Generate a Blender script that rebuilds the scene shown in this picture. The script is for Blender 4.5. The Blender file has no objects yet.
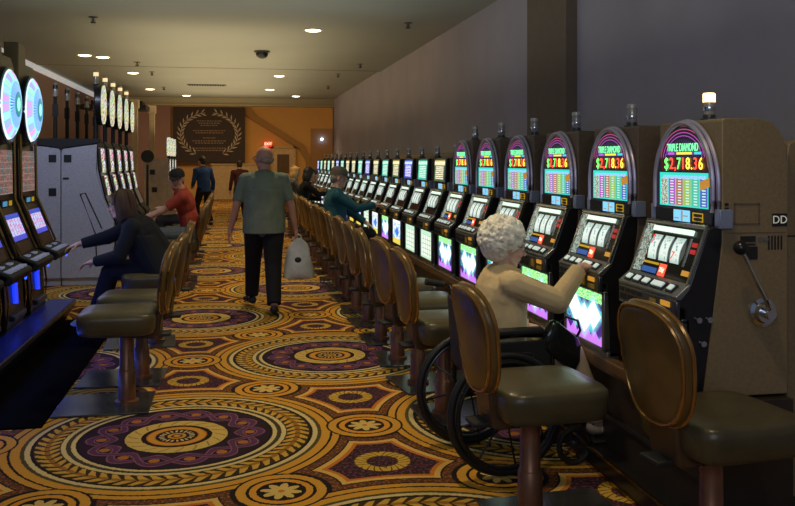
import bpy, bmesh, math, random
from mathutils import Vector, Matrix, Euler, Quaternion
random.seed(7)
SC = bpy.context.scene
COL = SC.collection
PI = math.pi
def R(a): return math.radians(a)

# ------------------------------------------------------------------ node expression helpers
class V:
    def __init__(s, nt, sock): s.nt = nt; s.s = sock
    def _m(s, op, *a, clamp=False):
        n = s.nt.nodes.new('ShaderNodeMath'); n.operation = op; n.use_clamp = clamp
        for i, x in enumerate((s,) + a):
            if isinstance(x, V): s.nt.links.new(x.s, n.inputs[i])
            else: n.inputs[i].default_value = float(x)
        return V(s.nt, n.outputs[0])
    def __add__(s, o): return s._m('ADD', o)
    __radd__ = __add__
    def __sub__(s, o): return s._m('SUBTRACT', o)
    def __rsub__(s, o): return (s * -1.0) + o
    def __mul__(s, o): return s._m('MULTIPLY', o)
    __rmul__ = __mul__
    def __truediv__(s, o): return s._m('DIVIDE', o)
    def __neg__(s): return s * -1.0
    def abs(s): return s._m('ABSOLUTE')
    def frac(s): return s._m('FRACT')
    def floor(s): return s._m('FLOOR')
    def sqrt(s): return s._m('SQRT')
    def sin(s): return s._m('SINE')
    def cos(s): return s._m('COSINE')
    def min(s, o): return s._m('MINIMUM', o)
    def max(s, o): return s._m('MAXIMUM', o)
    def lt(s, o): return s._m('LESS_THAN', o)
    def gt(s, o): return s._m('GREATER_THAN', o)
    def atan2(s, o): return s._m('ARCTAN2', o)
    def pmod(s, m): return s - (s / m).floor() * m
    def band(s, a, b): return s.gt(a) * s.lt(b)
    def clamp(s): return s._m('ADD', 0.0, clamp=True)

def newmat(name):
    m = bpy.data.materials.new(name); m.use_nodes = True
    nt = m.node_tree
    b = nt.nodes['Principled BSDF']
    return m, nt, b
def coords(nt, which='Object'):
    t = nt.nodes.new('ShaderNodeTexCoord'); s = nt.nodes.new('ShaderNodeSeparateXYZ')
    nt.links.new(t.outputs[which], s.inputs[0])
    return [V(nt, s.outputs[i]) for i in range(3)], t.outputs[which]
def rgb(c): return (c[0], c[1], c[2], 1.0)
class Layer:
    """stack colours with masks"""
    def __init__(s, nt, base): s.nt = nt; s.c = base
    def put(s, fac, col):
        n = s.nt.nodes.new('ShaderNodeMix'); n.data_type = 'RGBA'
        if isinstance(fac, V): s.nt.links.new(fac.s, n.inputs[0])
        else: n.inputs[0].default_value = fac
        for i, c in ((6, s.c), (7, col)):
            if isinstance(c, tuple): n.inputs[i].default_value = rgb(c)
            else: s.nt.links.new(c, n.inputs[i])
        s.c = n.outputs[2]; return s
def noise(nt, scale, detail=2, vec=None, rough=.5, out=0):
    n = nt.nodes.new('ShaderNodeTexNoise'); n.inputs['Scale'].default_value = scale
    n.inputs['Detail'].default_value = detail; n.inputs['Roughness'].default_value = rough
    if vec is None:
        t = nt.nodes.new('ShaderNodeTexCoord'); vec = t.outputs['Object']
    nt.links.new(vec, n.inputs['Vector'])
    return V(nt, n.outputs[out]) if out == 0 else n.outputs[out]
def hsv(nt, h, s_, v_):
    n = nt.nodes.new('ShaderNodeCombineColor'); n.mode = 'HSV'
    for i, x in enumerate((h, s_, v_)):
        if isinstance(x, V): nt.links.new(x.s, n.inputs[i])
        else: n.inputs[i].default_value = x
    return n.outputs[0]

_mc = {}
def mat(name, col, rough=.5, metal=0., emit=None, strength=0., var=.12, scale=9., bump=0., bscale=60., spec=.5, alpha=None, sheen=0):
    if name in _mc: return _mc[name]
    m, nt, b = newmat(name)
    f = noise(nt, scale, 3)
    dark = tuple(c * (1 - var) for c in col); light = tuple(min(1, c * (1 + var)) for c in col)
    L = Layer(nt, dark).put(((f - .3) * 2.5).clamp(), light)
    nt.links.new(L.c, b.inputs['Base Color'])
    b.inputs['Roughness'].default_value = rough; b.inputs['Metallic'].default_value = metal
    b.inputs['Specular IOR Level'].default_value = spec
    if sheen: b.inputs['Sheen Weight'].default_value = sheen
    if emit:
        b.inputs['Emission Color'].default_value = rgb(emit); b.inputs['Emission Strength'].default_value = strength
    if bump:
        g = noise(nt, bscale, 3); bn = nt.nodes.new('ShaderNodeBump')
        bn.inputs['Strength'].default_value = bump; bn.inputs['Distance'].default_value = .02
        nt.links.new(g.s, bn.inputs['Height']); nt.links.new(bn.outputs[0], b.inputs['Normal'])
    if alpha is not None:
        b.inputs['Alpha'].default_value = alpha
    _mc[name] = m
    return m
def screen(name, fn, strength):
    """emissive display; fn(nt, s, t, vec) -> colour socket, s across as a viewer sees it, t up"""
    if name in _mc: return _mc[name]
    m, nt, b = newmat(name)
    (gx, gy, gz), vec = coords(nt, 'Generated')
    c = fn(nt, 1.0 - gy, gz, vec)
    b.inputs['Base Color'].default_value = (.01, .01, .01, 1); b.inputs['Roughness'].default_value = .25
    nt.links.new(c, b.inputs['Emission Color']); b.inputs['Emission Strength'].default_value = strength
    _mc[name] = m
    return m

# ------------------------------------------------------------------ mesh builder
def frame(d, up=Vector((0, 0, 1))):
    d = Vector(d).normalized()
    if abs(d.dot(up)) > .98: up = Vector((1, 0, 0))
    a = d.cross(up).normalized(); b = a.cross(d).normalized()
    return a, b, d
class MB:
    def __init__(s): s.v = []; s.f = []; s.m = []
    def add(s, vs, fs, mi=0):
        o = len(s.v); s.v += [tuple(v) for v in vs]
        s.f += [tuple(i + o for i in f) for f in fs]; s.m += [mi] * len(fs); return s
    def box(s, x0, x1, y0, y1, z0, z1, mi=0):
        vs = [(x, y, z) for z in (z0, z1) for y in (y0, y1) for x in (x0, x1)]
        return s.add(vs, [(0, 2, 3, 1), (4, 5, 7, 6), (0, 1, 5, 4), (2, 6, 7, 3), (0, 4, 6, 2), (1, 3, 7, 5)], mi)
    def xbox(s, M, sx, sy, sz, mi=0):
        vs = [M @ Vector((x * sx / 2, y * sy / 2, z * sz / 2)) for z in (-1, 1) for y in (-1, 1) for x in (-1, 1)]
        return s.add(vs, [(0, 2, 3, 1), (4, 5, 7, 6), (0, 1, 5, 4), (2, 6, 7, 3), (0, 4, 6, 2), (1, 3, 7, 5)], mi)
    def hexa(s, q0, q1, mi=0):
        """two quads joined"""
        return s.add(list(q0) + list(q1), [(3, 2, 1, 0), (4, 5, 6, 7), (0, 1, 5, 4), (1, 2, 6, 5), (2, 3, 7, 6), (3, 0, 4, 7)], mi)
    def prism(s, poly, y0, y1, mi=0, axis='y'):
        n = len(poly)
        def P(a, b, y):
            return (a, y, b) if axis == 'y' else ((y, a, b) if axis == 'x' else (a, b, y))
        vs = [P(a, b, y0) for a, b in poly] + [P(a, b, y1) for a, b in poly]
        fs = [tuple(range(n)), tuple(range(2 * n - 1, n - 1, -1))]
        fs += [(i, i + n, (i + 1) % n + n, (i + 1) % n) for i in range(n)]
        return s.add(vs, fs, mi)
    def cone(s, p0, p1, r0, r1=None, n=16, mi=0, caps=True):
        if r1 is None: r1 = r0
        p0 = Vector(p0); p1 = Vector(p1); a, b, d = frame(p1 - p0)
        vs = []
        for p, r in ((p0, r0), (p1, r1)):
            for i in range(n):
                t = 2 * PI * i / n; vs.append(p + a * math.cos(t) * r + b * math.sin(t) * r)
        fs = [(i, (i + 1) % n, (i + 1) % n + n, i + n) for i in range(n)]
        if caps: fs += [tuple(range(n - 1, -1, -1)), tuple(range(n, 2 * n))]
        return s.add(vs, fs, mi)
    def tube(s, pts, r, n=8, closed=False, mi=0, rs=None):
        pts = [Vector(p) for p in pts]; k = len(pts); vs = []; prev = None
        for i, p in enumerate(pts):
            if closed: d = pts[(i + 1) % k] - pts[i - 1]
            else: d = pts[min(i + 1, k - 1)] - pts[max(i - 1, 0)]
            d.normalize()
            if prev is None: a, b, _ = frame(d)
            else:
                a = prev - d * prev.dot(d); a.normalize(); b = d.cross(a)
            prev = a
            rr = rs[i] if rs else r
            for j in range(n):
                t = 2 * PI * j / n; vs.append(p + a * math.cos(t) * rr + b * math.sin(t) * rr)
        fs = []
        for i in range(k if closed else k - 1):
            for j in range(n):
                fs.append((i * n + j, i * n + (j + 1) % n, ((i + 1) % k) * n + (j + 1) % n, ((i + 1) % k) * n + j))
        if not closed: fs += [tuple(range(n - 1, -1, -1)), tuple(range((k - 1) * n, k * n))]
        return s.add(vs, fs, mi)
    def lathe(s, prof, c=(0, 0, 0), n=20, mi=0):
        vs = []; c = Vector(c)
        for r, z in prof:
            for i in range(n):
                t = 2 * PI * i / n; vs.append(c + Vector((r * math.cos(t), r * math.sin(t), z)))
        fs = []
        for k in range(len(prof) - 1):
            for i in range(n): fs.append((k * n + i, k * n + (i + 1) % n, (k + 1) * n + (i + 1) % n, (k + 1) * n + i))
        fs += [tuple(range(n - 1, -1, -1)), tuple(range((len(prof) - 1) * n, len(prof) * n))]
        return s.add(vs, fs, mi)
    def ell(s, c, r, rot=None, n=14, m=9, mi=0):
        c = Vector(c); r = (r, r, r) if not hasattr(r, '__len__') else r
        rot = rot or Matrix.Identity(3); vs = []
        vs.append(c + rot @ Vector((0, 0, r[2])))
        for k in range(1, m):
            ph = PI * k / m
            for i in range(n):
                t = 2 * PI * i / n
                vs.append(c + rot @ Vector((r[0] * math.sin(ph) * math.cos(t), r[1] * math.sin(ph) * math.sin(t), r[2] * math.cos(ph))))
        vs.append(c + rot @ Vector((0, 0, -r[2]))); L = len(vs) - 1; fs = []
        for i in range(n): fs.append((0, 1 + i, 1 + (i + 1) % n)); fs.append((L, L - n + (i + 1) % n, L - n + i))
        for k in range(m - 2):
            for i in range(n):
                a = 1 + k * n + i; b = 1 + k * n + (i + 1) % n; fs.append((a, a + n, b + n, b))
        return s.add(vs, fs, mi)
    def caps(s, p0, p1, r0, r1, n=12, mi=0):
        s.cone(p0, p1, r0, r1, n, mi); s.ell(p0, r0, n=n, m=8, mi=mi); s.ell(p1, r1, n=n, m=8, mi=mi); return s
    def loft(s, rings, mi=0, cap=True):
        n = len(rings[0]); vs = [v for r_ in rings for v in r_]; fs = []
        for k in range(len(rings) - 1):
            for i in range(n): fs.append((k * n + i, k * n + (i + 1) % n, (k + 1) * n + (i + 1) % n, (k + 1) * n + i))
        if cap: fs += [tuple(range(n - 1, -1, -1)), tuple(range((len(rings) - 1) * n, len(rings) * n))]
        return s.add(vs, fs, mi)
    def mesh(s, name):
        me = bpy.data.meshes.new(name); me.from_pydata(s.v, [], s.f); me.update()
        return me
    def build(s, name, mats, parent=None, bevel=0., smooth=40, segs=2, label=None, remesh=0., sm=3):
        me = s.mesh(name)
        mats = mats if isinstance(mats, (list, tuple)) else [mats]
        for m in mats: me.materials.append(m)
        me.polygons.foreach_set('material_index', s.m)
        bm = bmesh.new(); bm.from_mesh(me); bmesh.ops.recalc_face_normals(bm, faces=bm.faces); bm.to_mesh(me); bm.free()
        o = bpy.data.objects.new(name, me); COL.objects.link(o)
        if remesh:
            md = o.modifiers.new('r', 'REMESH'); md.mode = 'VOXEL'; md.voxel_size = remesh; md.adaptivity = 0
            ms = o.modifiers.new('s', 'SMOOTH'); ms.iterations = sm; ms.factor = .5
            dg = bpy.context.evaluated_depsgraph_get(); ev = o.evaluated_get(dg)
            nm = bpy.data.meshes.new_from_object(ev); o.modifiers.clear(); o.data = nm
            bpy.data.meshes.remove(me); nm.name = name; me = nm
            if not me.materials:
                me.materials.append(mats[0])
            me.shade_smooth()
        else:
            me.shade_smooth(); me.set_sharp_from_angle(angle=R(smooth))
        if bevel:
            b = o.modifiers.new('b', 'BEVEL'); b.width = bevel; b.segments = segs; b.limit_method = 'ANGLE'; b.angle_limit = R(35)
        if parent: o.parent = parent
        if label: o['label'] = label
        return o

def empty(name, loc, rz=0., label=None, cat=None, group=None, kind=None):
    o = bpy.data.objects.new(name, None); o.empty_display_size = .1; COL.objects.link(o)
    o.location = loc; o.rotation_euler = (0, 0, rz)
    tag(o, label, cat, group, kind); return o
def tag(o, label=None, cat=None, group=None, kind=None):
    if label: o['label'] = label
    if cat: o['category'] = cat
    if group: o['group'] = group
    if kind: o['kind'] = kind
    return o
def dup(root, loc, rz, label=None, group=None):
    r = root.copy(); COL.objects.link(r); r.location = loc; r.rotation_euler = (0, 0, rz)
    if label: r['label'] = label
    if group: r['group'] = group
    for ch in list(root.children):
        c = ch.copy(); COL.objects.link(c); c.parent = r
        for g in list(ch.children):
            d = g.copy(); COL.objects.link(d); d.parent = c
    return r
def char_mesh(body, size, M, ext=.0008, align='CENTER'):
    cu = bpy.data.curves.new('t', 'FONT'); cu.body = body; cu.size = size; cu.extrude = ext
    cu.align_x = align; cu.align_y = 'CENTER'; cu.resolution_u = 3
    o = bpy.data.objects.new('t', cu); COL.objects.link(o)
    dg = bpy.context.evaluated_depsgraph_get(); me = bpy.data.meshes.new_from_object(o.evaluated_get(dg))
    vs = [M @ v.co for v in me.vertices]; fs = [tuple(p.vertices) for p in me.polygons]
    bpy.data.objects.remove(o); bpy.data.meshes.remove(me); bpy.data.curves.remove(cu)
    return vs, fs
FACE = Matrix(((0, 0, -1, 0), (-1, 0, 0, 0), (0, 1, 0, 0), (0, 0, 0, 1)))   # text lying on a plane that looks to local -X
def text_on(mb, body, size, x, y, z, mi=0, extra=None, sx=1., ext=.0008):
    M = Matrix.Translation((x, y, z)) @ FACE @ (extra or Matrix.Identity(4)) @ Matrix.Diagonal((sx, 1, 1, 1))
    vs, fs = char_mesh(body, size, M, ext); mb.add(vs, fs, mi)
ORD = ['first', 'second', 'third', 'fourth', 'fifth', 'sixth', 'seventh', 'eighth', 'ninth', 'tenth', 'eleventh', 'twelfth', 'thirteenth',
       'fourteenth', 'fifteenth', 'sixteenth', 'seventeenth', 'eighteenth', 'nineteenth', 'twentieth', 'twenty-first', 'twenty-second']

# ------------------------------------------------------------------ camera
TH = math.atan(163.5 / 860)
cam = bpy.data.cameras.new('camera'); co = bpy.data.objects.new('camera', cam); COL.objects.link(co)
co.location = (0, 0, 1.57); co.rotation_euler = (R(90), 0, -TH)
cam.sensor_fit = 'HORIZONTAL'; cam.sensor_width = 36; cam.lens = 36 * 860 / 795
cam.shift_y = -(253 - 161) / 795.0
cam.clip_start = .05; cam.clip_end = 200
SC.camera = co

# ------------------------------------------------------------------ materials
GOLD = (.62, .31, .035); CREAM = (.66, .52, .24); DARK = (.018, .011, .010); PURP = (.105, .036, .085); ORNG = (.55, .17, .02); BROWN = (.11, .045, .02)
def carpet():
    m, nt, b = newmat('medallion_carpet')
    (x, y, z), vec = coords(nt, 'Object')
    wob = noise(nt, 55, 1, vec)
    A = 2.165; P = A * math.sqrt(3)
    x = x + .32 + (wob - .5) * .012; y = y - 5.06 + (wob - .5) * .012
    def cell(dx, dy):
        cx = (x + (dx + A / 2)).pmod(A) - A / 2
        cy = (y + (dy + P / 2)).pmod(P) - P / 2
        return cx, cy
    ax, ay = cell(0, 0); bx, by = cell(A / 2, P / 2)
    ra = (ax * ax + ay * ay).sqrt(); rb = (bx * bx + by * by).sqrt()
    k = ra.lt(rb)
    qx = bx + (ax - bx) * k; qy = by + (ay - by) * k; r = ra.min(rb)
    ph = qy.atan2(qx)
    fold = (ph + (PI / 6)).pmod(PI / 3) - PI / 6
    px = r * fold.cos(); py = r * fold.sin()
    mx = px - A / 2; rho = (mx * mx + py * py).sqrt()
    vy = py.abs() - A / (2 * math.sqrt(3)); sg = (mx * mx + vy * vy).sqrt()
    speck = noise(nt, 60, 2, vec)
    sp = speck.gt(.56)
    L = Layer(nt, (.035, .016, .022)).put(sp, (.17, .06, .085))
    # border figure between the medallions
    mm = (r - .93).min(rho - .235)
    L.put(mm.band(.092, .115), ORNG); L.put(mm.band(.062, .092), (.68, .42, .10)); L.put(mm.band(.052, .062), DARK)
    L.put(mm.lt(.052), BROWN); L.put(mm.lt(.052) * sp, (.34, .12, .03)); L.put(mm.lt(.007), DARK)
    # wreath
    va = vy.atan2(mx)
    wl = ((va * 22 / (2 * PI)) + sg * 12).frac()
    L.put(sg.band(.078, .15), (.10, .05, .01)); L.put(sg.band(.084 , .145) * wl.gt(.22), (.58, .36, .05))
    # medallion
    def ring(a, c, col, mask=None):
        f = r.band(a, c)
        if mask is not None: f = f * mask
        L.put(f, col)
    L.put(r.lt(.93), DARK)
    ring(.885, .925, GOLD); ring(.822, .872, GOLD); ring(.80, .822, (.09, .07, .02)); ring(.772, .80, CREAM)
    ring(.755, .772, DARK)
    # leaf braid
    N = 60
    d = (r - .686) / .066
    u = (ph * N / (2 * PI) + d.abs() * .75).frac()
    leaf = (u - .5).abs().lt((1.0 - d.abs() * .55) * .42 )
    ring(.618, .755, (.05, .03, .008)); ring(.624, .75, (.60, .36, .055), leaf); ring(.64, .735, (.34, .15, .02), leaf * d.abs().lt(.22))
    ring(.592, .618, CREAM); ring(.566, .592, (.06, .05, .02)); ring(.542, .566, CREAM); ring(.524, .542, DARK)
    ring(.295, .524, (.028, .014, .024))
    ca = (ph * 7.0).cos() * .062
    def strand(c0, sgn):
        dd = (r - .41 + ca * sgn).abs()
        ring(.30, .52, PURP, dd.lt(.028)); ring(.30, .52, (.24, .10, .17), dd.band(.018, .028))
    strand(.41, 1); strand(.41, -1)
    seg = (ph + PI / 14).pmod(PI / 7) - PI / 14
    ddx = r * seg.cos() - .41; ddy = r * seg.sin(); od = (ddx * ddx + ddy * ddy).sqrt()
    L.put(od.lt(.037), DARK); L.put(od.lt(.030), (.42, .15, .035))
    ring(.19, .295, DARK)
    lf = ((ph * 18 / (2 * PI)) + r * 9).frac(); ring(.197, .285, (.62, .43, .11)); ring(.21, .275, (.30, .20, .05), lf.lt(.14))
    ring(.118, .168, ORNG); ring(.125, .160, GOLD)
    dots = (ph * 20 / (2 * PI)).frac(); ring(.07, .10, CREAM, dots.lt(.5)); ring(.0, .052, GOLD); ring(.02, .034, BROWN)
    # rosette at each midpoint
    L.put(rho.lt(.228), DARK); L.put(rho.band(.168, .215), GOLD); L.put(rho.band(.118, .152), (.66, .30, .03)); L.put(rho.lt(.118), DARK)
    ra_ = py.atan2(mx); pet = rho.lt(.05 + (ra_ * 4).cos().abs() * .05)
    L.put(pet, (.66, .46, .13)); L.put(rho.lt(.016), ORNG)
    # weave variation
    w2 = noise(nt, 220, 1, vec); L2 = Layer(nt, (1, 1, 1))
    mul = nt.nodes.new('ShaderNodeMix'); mul.data_type = 'RGBA'; mul.blend_type = 'MULTIPLY'; mul.inputs[0].default_value = 1
    nt.links.new(L.c, mul.inputs[6])
    g = w2 * .7 + .62
    cc = nt.nodes.new('ShaderNodeCombineXYZ')
    for i in range(3): nt.links.new(g.s, cc.inputs[i])
    nt.links.new(cc.outputs[0], mul.inputs[7])
    nt.links.new(mul.outputs[2], b.inputs['Base Color'])
    b.inputs['Roughness'].default_value = .9; b.inputs['Specular IOR Level'].default_value = .15
    bn = nt.nodes.new('ShaderNodeBump'); bn.inputs['Strength'].default_value = .5; bn.inputs['Distance'].default_value = .004
    nt.links.new(w2.s, bn.inputs['Height']); nt.links.new(bn.outputs[0], b.inputs['Normal'])
    return m
M_carpet = carpet()
M_ceil = mat('painted_ceiling', (.40, .42, .37), .75, var=.05, scale=.6)
M_ceil_far = mat('far_ceiling', (.50, .42, .26), .8, var=.05, scale=.6)
M_wall = mat('grey_violet_wall', (.47, .42, .47), .7, var=.08, scale=1.3)
M_wall_l = mat('mauve_wall', (.30, .18, .15), .8, var=.06, scale=1.3)
M_pillar = mat('brown_pillar', (.20, .15, .105), .75, var=.06)
M_ochre = mat('ochre_wall', (.60, .36, .12), .8, var=.06, scale=1)
M_ochre_d = mat('dark_ochre', (.34, .20, .075), .8, var=.05)
M_beige = mat('beige_wainscot', (.50, .38, .22), .7)
M_cream = mat('cream_column', (.55, .42, .25), .7)
M_black = mat('black_lacquer', (.012, .012, .013), .28)
M_blackm = mat('black_matte', (.012, .012, .012), .6)
M_white = mat('white_metal', (.7, .7, .66), .4)
M_chrome = mat('chrome', (.62, .64, .66), .16, 1., var=.05)
M_steel = mat('brushed_steel', (.30, .31, .31), .33, .9, var=.15, scale=20)
M_gunm = mat('gun_metal', (.10, .105, .11), .3, .8)
M_cab = mat('tan_cabinet', (.29, .215, .11), .45, .25, var=.10, scale=60)
M_cab_d = mat('dark_tan_cabinet', (.16, .115, .078), .45, .2, var=.1, scale=40)
M_silver = mat('silver_grey_cabinet', (.50, .50, .56), .42, .15, var=.15, scale=70)
M_brassy = mat('brass_trim', (.50, .36, .12), .22, 1., var=.1)
M_goldcase = mat('bronze_wheel_case', (.13, .095, .045), .4, .5)
M_leather = mat('bronze_leather', (.155, .094, .030), .34, .25, var=.35, scale=5, bump=.08, bscale=90)
M_leather_s = mat('olive_seat_leather', (.082, .067, .032), .33, .1, var=.25, scale=5, bump=.08, bscale=90)
M_piping = mat('copper_piping', (.42, .22, .06), .22, .7)
M_pole = mat('copper_pole', (.24, .11, .055), .35, .55, var=.15)
M_plate = mat('dark_base_plate', (.07, .075, .075), .2, .5)
M_skin = mat('skin', (.55, .31, .21), .5, var=.08, scale=20)
M_skin_p = mat('pale_skin', (.62, .38, .28), .5, var=.08, scale=20)
M_lip = mat('lips', (.42, .14, .11), .5)
M_eye = mat('eye_white', (.7, .68, .64), .3); M_iris = mat('dark_iris', (.03, .02, .015), .2)
M_glass_lens = mat('spectacle_lens', (.5, .5, .5), .1, alpha=.25)
M_btn = mat('lit_white_button', (.7, .75, .7), .3, emit=(.75, .95, .9), strength=.3)
M_btn_y = mat('yellow_button', (.6, .4, .03), .3, emit=(1., .6, .02), strength=.25)
M_btn_o = mat('orange_button', (.6, .3, .05), .3, emit=(1., .45, .05), strength=.3)
M_yel_d = mat('dim_yellow_button', (.22, .15, .03), .35, emit=(1., .6, .02), strength=.03)
M_red = mat('red_label', (.6, .05, .03), .4, emit=(1., .10, .05), strength=1.)
M_redtxt = mat('red_seven', (.6, .02, .02), .4, emit=(.8, .02, .02), strength=.7)
M_redlow = mat('dim_red_button', (.35, .03, .03), .4, emit=(.6, .03, .03), strength=.4)
M_cyan = mat('cyan_lcd', (.1, .3, .4), .3, emit=(.20, .55, .85), strength=.9)
M_greenlogo = mat('green_logo', (.1, .6, .3), .3, emit=(.20, 1., .38), strength=1.1)
M_dig_r = mat('red_digit', (.5, .02, .02), .3, emit=(1., .05, .03), strength=2.2)
M_dig_g = mat('green_digit', (.1, .5, .1), .3, emit=(.15, 1., .15), strength=1.6)
M_dig_y = mat('amber_digit', (.5, .4, .02), .3, emit=(1., .55, .05), strength=2.)
M_offwhite_txt = mat('white_letters', (.6, .6, .55), .5, emit=(.6, .6, .5), strength=.25)
M_lampglow = mat('lit_candle', (.9, .7, .4), .4, emit=(1., .72, .35), strength=2.2)
M_candleglass = mat('smoked_candle', (.42, .41, .36), .25, .3)
M_light = mat('downlight_glow', (1, .9, .7), .4, emit=(1., .80, .50), strength=5.)

def f_arch(nt, s, t, vec):
    L = Layer(nt, (.008, .006, .012))
    # rainbow arcs near the crown
    dx = s - .5; dy = (t - .56) * 1.05; rr = (dx * dx + dy * dy).sqrt()
    arc = ((rr * 24).frac()).lt(.26) * t.gt(.60)
    L.put(arc * rr.band(.33, .47), hsv(nt, (rr * 1.9 + .15).frac(), .85, .45))
    L.put(((s * 30).frac().lt(.3)) * t.gt(.62) * rr.lt(.30), (.04, .03, .10))
    # pay table
    tab = t.band(.02, .435) * s.band(.06, .94)
    L.put(tab, (.03, .62, .50))
    col = ((s - .08) / .142); ci = col.floor(); cf = col.frac()
    inc = cf.band(.08, .94) * s.band(.08, .93) * t.band(.035, .365)
    h = hsv(nt, (ci * .21 + .60).frac(), .85, .42)
    L.put(inc, h)
    row = (t - .04) / .034; rf = row.frac()
    nz = noise(nt, 70, 1, vec)
    wh = inc * rf.band(.32, .75) * cf.band(.30, .74)
    L.put(wh, (.50, .75, .70))
    L.put(inc * s.lt(.22), (.55, .62, .5)); L.put(inc * s.lt(.22) * nz.gt(.52), (.02, .02, .02))
    L.put(s.band(.12, .9) * t.band(.36, .40) * nz.gt(.45) , (.35, .50, .95))
    L.put(t.band(.65, .69) * s.band(.18, .85), (.10, .03, .22)); L.put(t.band(.655, .685) * s.band(.38, .66), (.85, .75, .05))
    L.put(t.band(.655, .685) * s.band(.70, .82), (.05, .6, .65)); L.put(t.band(.655, .685) * s.band(.22, .34), (.45, .10, .6))
    L.put(t.band(.46, .62) * s.band(.08, .92), (.035, .005, .004))
    return L.c
def f_belly(nt, s, t, vec):
    nz = noise(nt, 6, 3, vec)
    L = Layer(nt, (.05, .015, .16)); L.put(nz.gt(.5), (.02, .30, .40)); L.put(nz.gt(.6), (.35, .10, .55))
    L.put(t.gt(.8), (.10, .5, .16)); L.put(t.gt(.8) * noise(nt, 30, 1, vec).gt(.5), (.45, .9, .3))
    zig = ((s * 5).frac() - .5).abs() * .3
    L.put(t.lt(zig + .10), (.45, .15, .75))
    for c, w, tc in ((.25, .20, .55), (.5, .22, .42), (.75, .20, .55)):
        d = (s - c).abs() / w + ((t - tc).abs() / .30)
        L.put((1.55 - d).clamp() * .8, (.30, .95, .95)); L.put(d.lt(.98), (.9, 1., 1.))
    return L.c
def f_belly_w(nt, s, t, vec):
    L = Layer(nt, (.50, .80, .62)); g = ((s * 5).frac().lt(.14)).max((t * 6).frac().lt(.14))
    nz = noise(nt, 18, 2, vec)
    L.put(s.band(.08, .92) * t.band(.08, .86), (.85, .95, .82)); L.put(g * s.band(.1, .9) * t.band(.1, .85), (.2, .4, .25)); L.put(nz.gt(.62), (.5, .7, .2))
    return L.c
def f_belly_b(nt, s, t, vec):
    nz = noise(nt, 7, 2, vec)
    L = Layer(nt, (.10, .30, .85)); L.put(nz.gt(.45), (.75, .88, 1.)); L.put(t.lt(.22), (.75, .6, .08)); L.put(t.gt(.88), (.9, .95, 1.))
    L.put((((s - .5).abs() / .3 + (t - .5).abs() / .25)).lt(.9), (.05, .2, .7))
    return L.c
def f_belly_dark(nt, s, t, vec):
    nz = noise(nt, 16, 3, vec)
    L = Layer(nt, (.004, .02, .016)); L.put(nz.gt(.55), (.02, .09, .07)); L.put(t.gt(.82) * noise(nt, 40, 1, vec).gt(.5), (.03, .16, .10))
    d = (s - .62).abs() / .10 + (t - .45).abs() / .14; L.put(d.lt(1.), (.10, .18, .17)); return L.c
def top_table(bg, c1, c2, hd):
    def f(nt, s, t, vec):
        L = Layer(nt, bg); nz = noise(nt, 26, 2, vec)
        row = (t * 11).frac(); L.put(s.band(.12, .88) * t.band(.08, .72) * row.band(.25, .85), c1)
        L.put(s.band(.12, .88) * t.band(.08, .72) * nz.gt(.56), c2); L.put(t.gt(.76), hd); L.put(t.band(.8, .94) * nz.gt(.5), (.9, .9, .8))
        return L.c
    return f
def f_reel(nt, s, t, vec):
    L = Layer(nt, (.82, .92, .82)); nz = noise(nt, 5, 1, vec)
    L.put(nz.gt(.60) * s.band(.25, .75), (.25, .45, .5)); e = (t - .5).abs(); L.put(((e - .25) * 2.2).clamp(), (.15, .35, .30))
    L.put(s.lt(.06), (.2, .3, .3)); L.put(s.gt(.94), (.2, .3, .3)); return L.c
def f_video(nt, s, t, vec):
    nz = noise(nt, 9, 2, vec)
    L = Layer(nt, (.55, .65, .95)); L.put((s * 5).frac().lt(.12), (.04, .03, .3)); L.put(nz.gt(.55) * (s * 5).frac().gt(.3), (.85, .15, .45)); L.put(t.lt(.15), (.08, .08, .6)); L.put(t.gt(.88), (.03, .08, .5))
    return L.c
def f_mid(nt, s, t, vec):
    nz = noise(nt, 5, 2, vec)
    L = Layer(nt, (.16, .10, .10)); L.put(nz.gt(.5), (.30, .12, .10)); L.put(nz.lt(.42), (.05, .16, .18)); L.put((t * 7).frac().lt(.12), (.35, .30, .25)); L.put(noise(nt, 22, 1, vec).gt(.62), (.4, .35, .3))
    return L.c
def f_wheel(nt, s, t, vec):
    dx = s - .5; dy = t - .5; a = dy.atan2(dx); r = (dx * dx + dy * dy).sqrt()
    seg = (a * 22 / (2 * PI)).floor(); fr = (a * 22 / (2 * PI)).frac()
    L = Layer(nt, (.15, .55, .85)); h = hsv(nt, (seg * .381).frac() * .45 + .38, .6, .85); L.put(fr.gt(.12), h)
    L.put(r.lt(.36), (.25, .72, .85)); L.put(r.lt(.33), (.03, .12, .5)); L.put((a * 44 / (2 * PI)).frac().lt(.5) * r.band(.18, .33), (.35, .7, 1.))
    L.put(r.lt(.16), (.02, .25, .2)); L.put(r.lt(.1), (.3, .9, .7)); L.put(r.gt(.475), (.7, .9, 1.))
    return L.c
def f_lens(nt, s, t, vec):
    v = nt.nodes.new('ShaderNodeTexVoronoi'); v.inputs['Scale'].default_value = 9; nt.links.new(vec, v.inputs['Vector'])
    L = Layer(nt, v.outputs['Color']); nz = noise(nt, 12, 2, vec); L.put(nz.gt(.53), (.75, .75, .25)); L.put(nz.gt(.60), (.9, 1., 1.)); L.put(nz.lt(.44), (.30, .28, .03)); L.put(nz.lt(.38), (.03, .04, .02)); return L.c
def f_bright(nt, s, t, vec):
    v = nt.nodes.new('ShaderNodeTexVoronoi'); v.inputs['Scale'].default_value = 7; nt.links.new(vec, v.inputs['Vector'])
    L = Layer(nt, v.outputs['Color']); nz = noise(nt, 8, 2, vec); L.put(nz.gt(.53), (.5, .3, .06)); L.put(nz.gt(.6), (.55, .85, .95)); L.put(nz.lt(.43), (.02, .01, .01)); L.put((s - .5).abs().gt(.30), (.01, .01, .01)); return L.c
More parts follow.
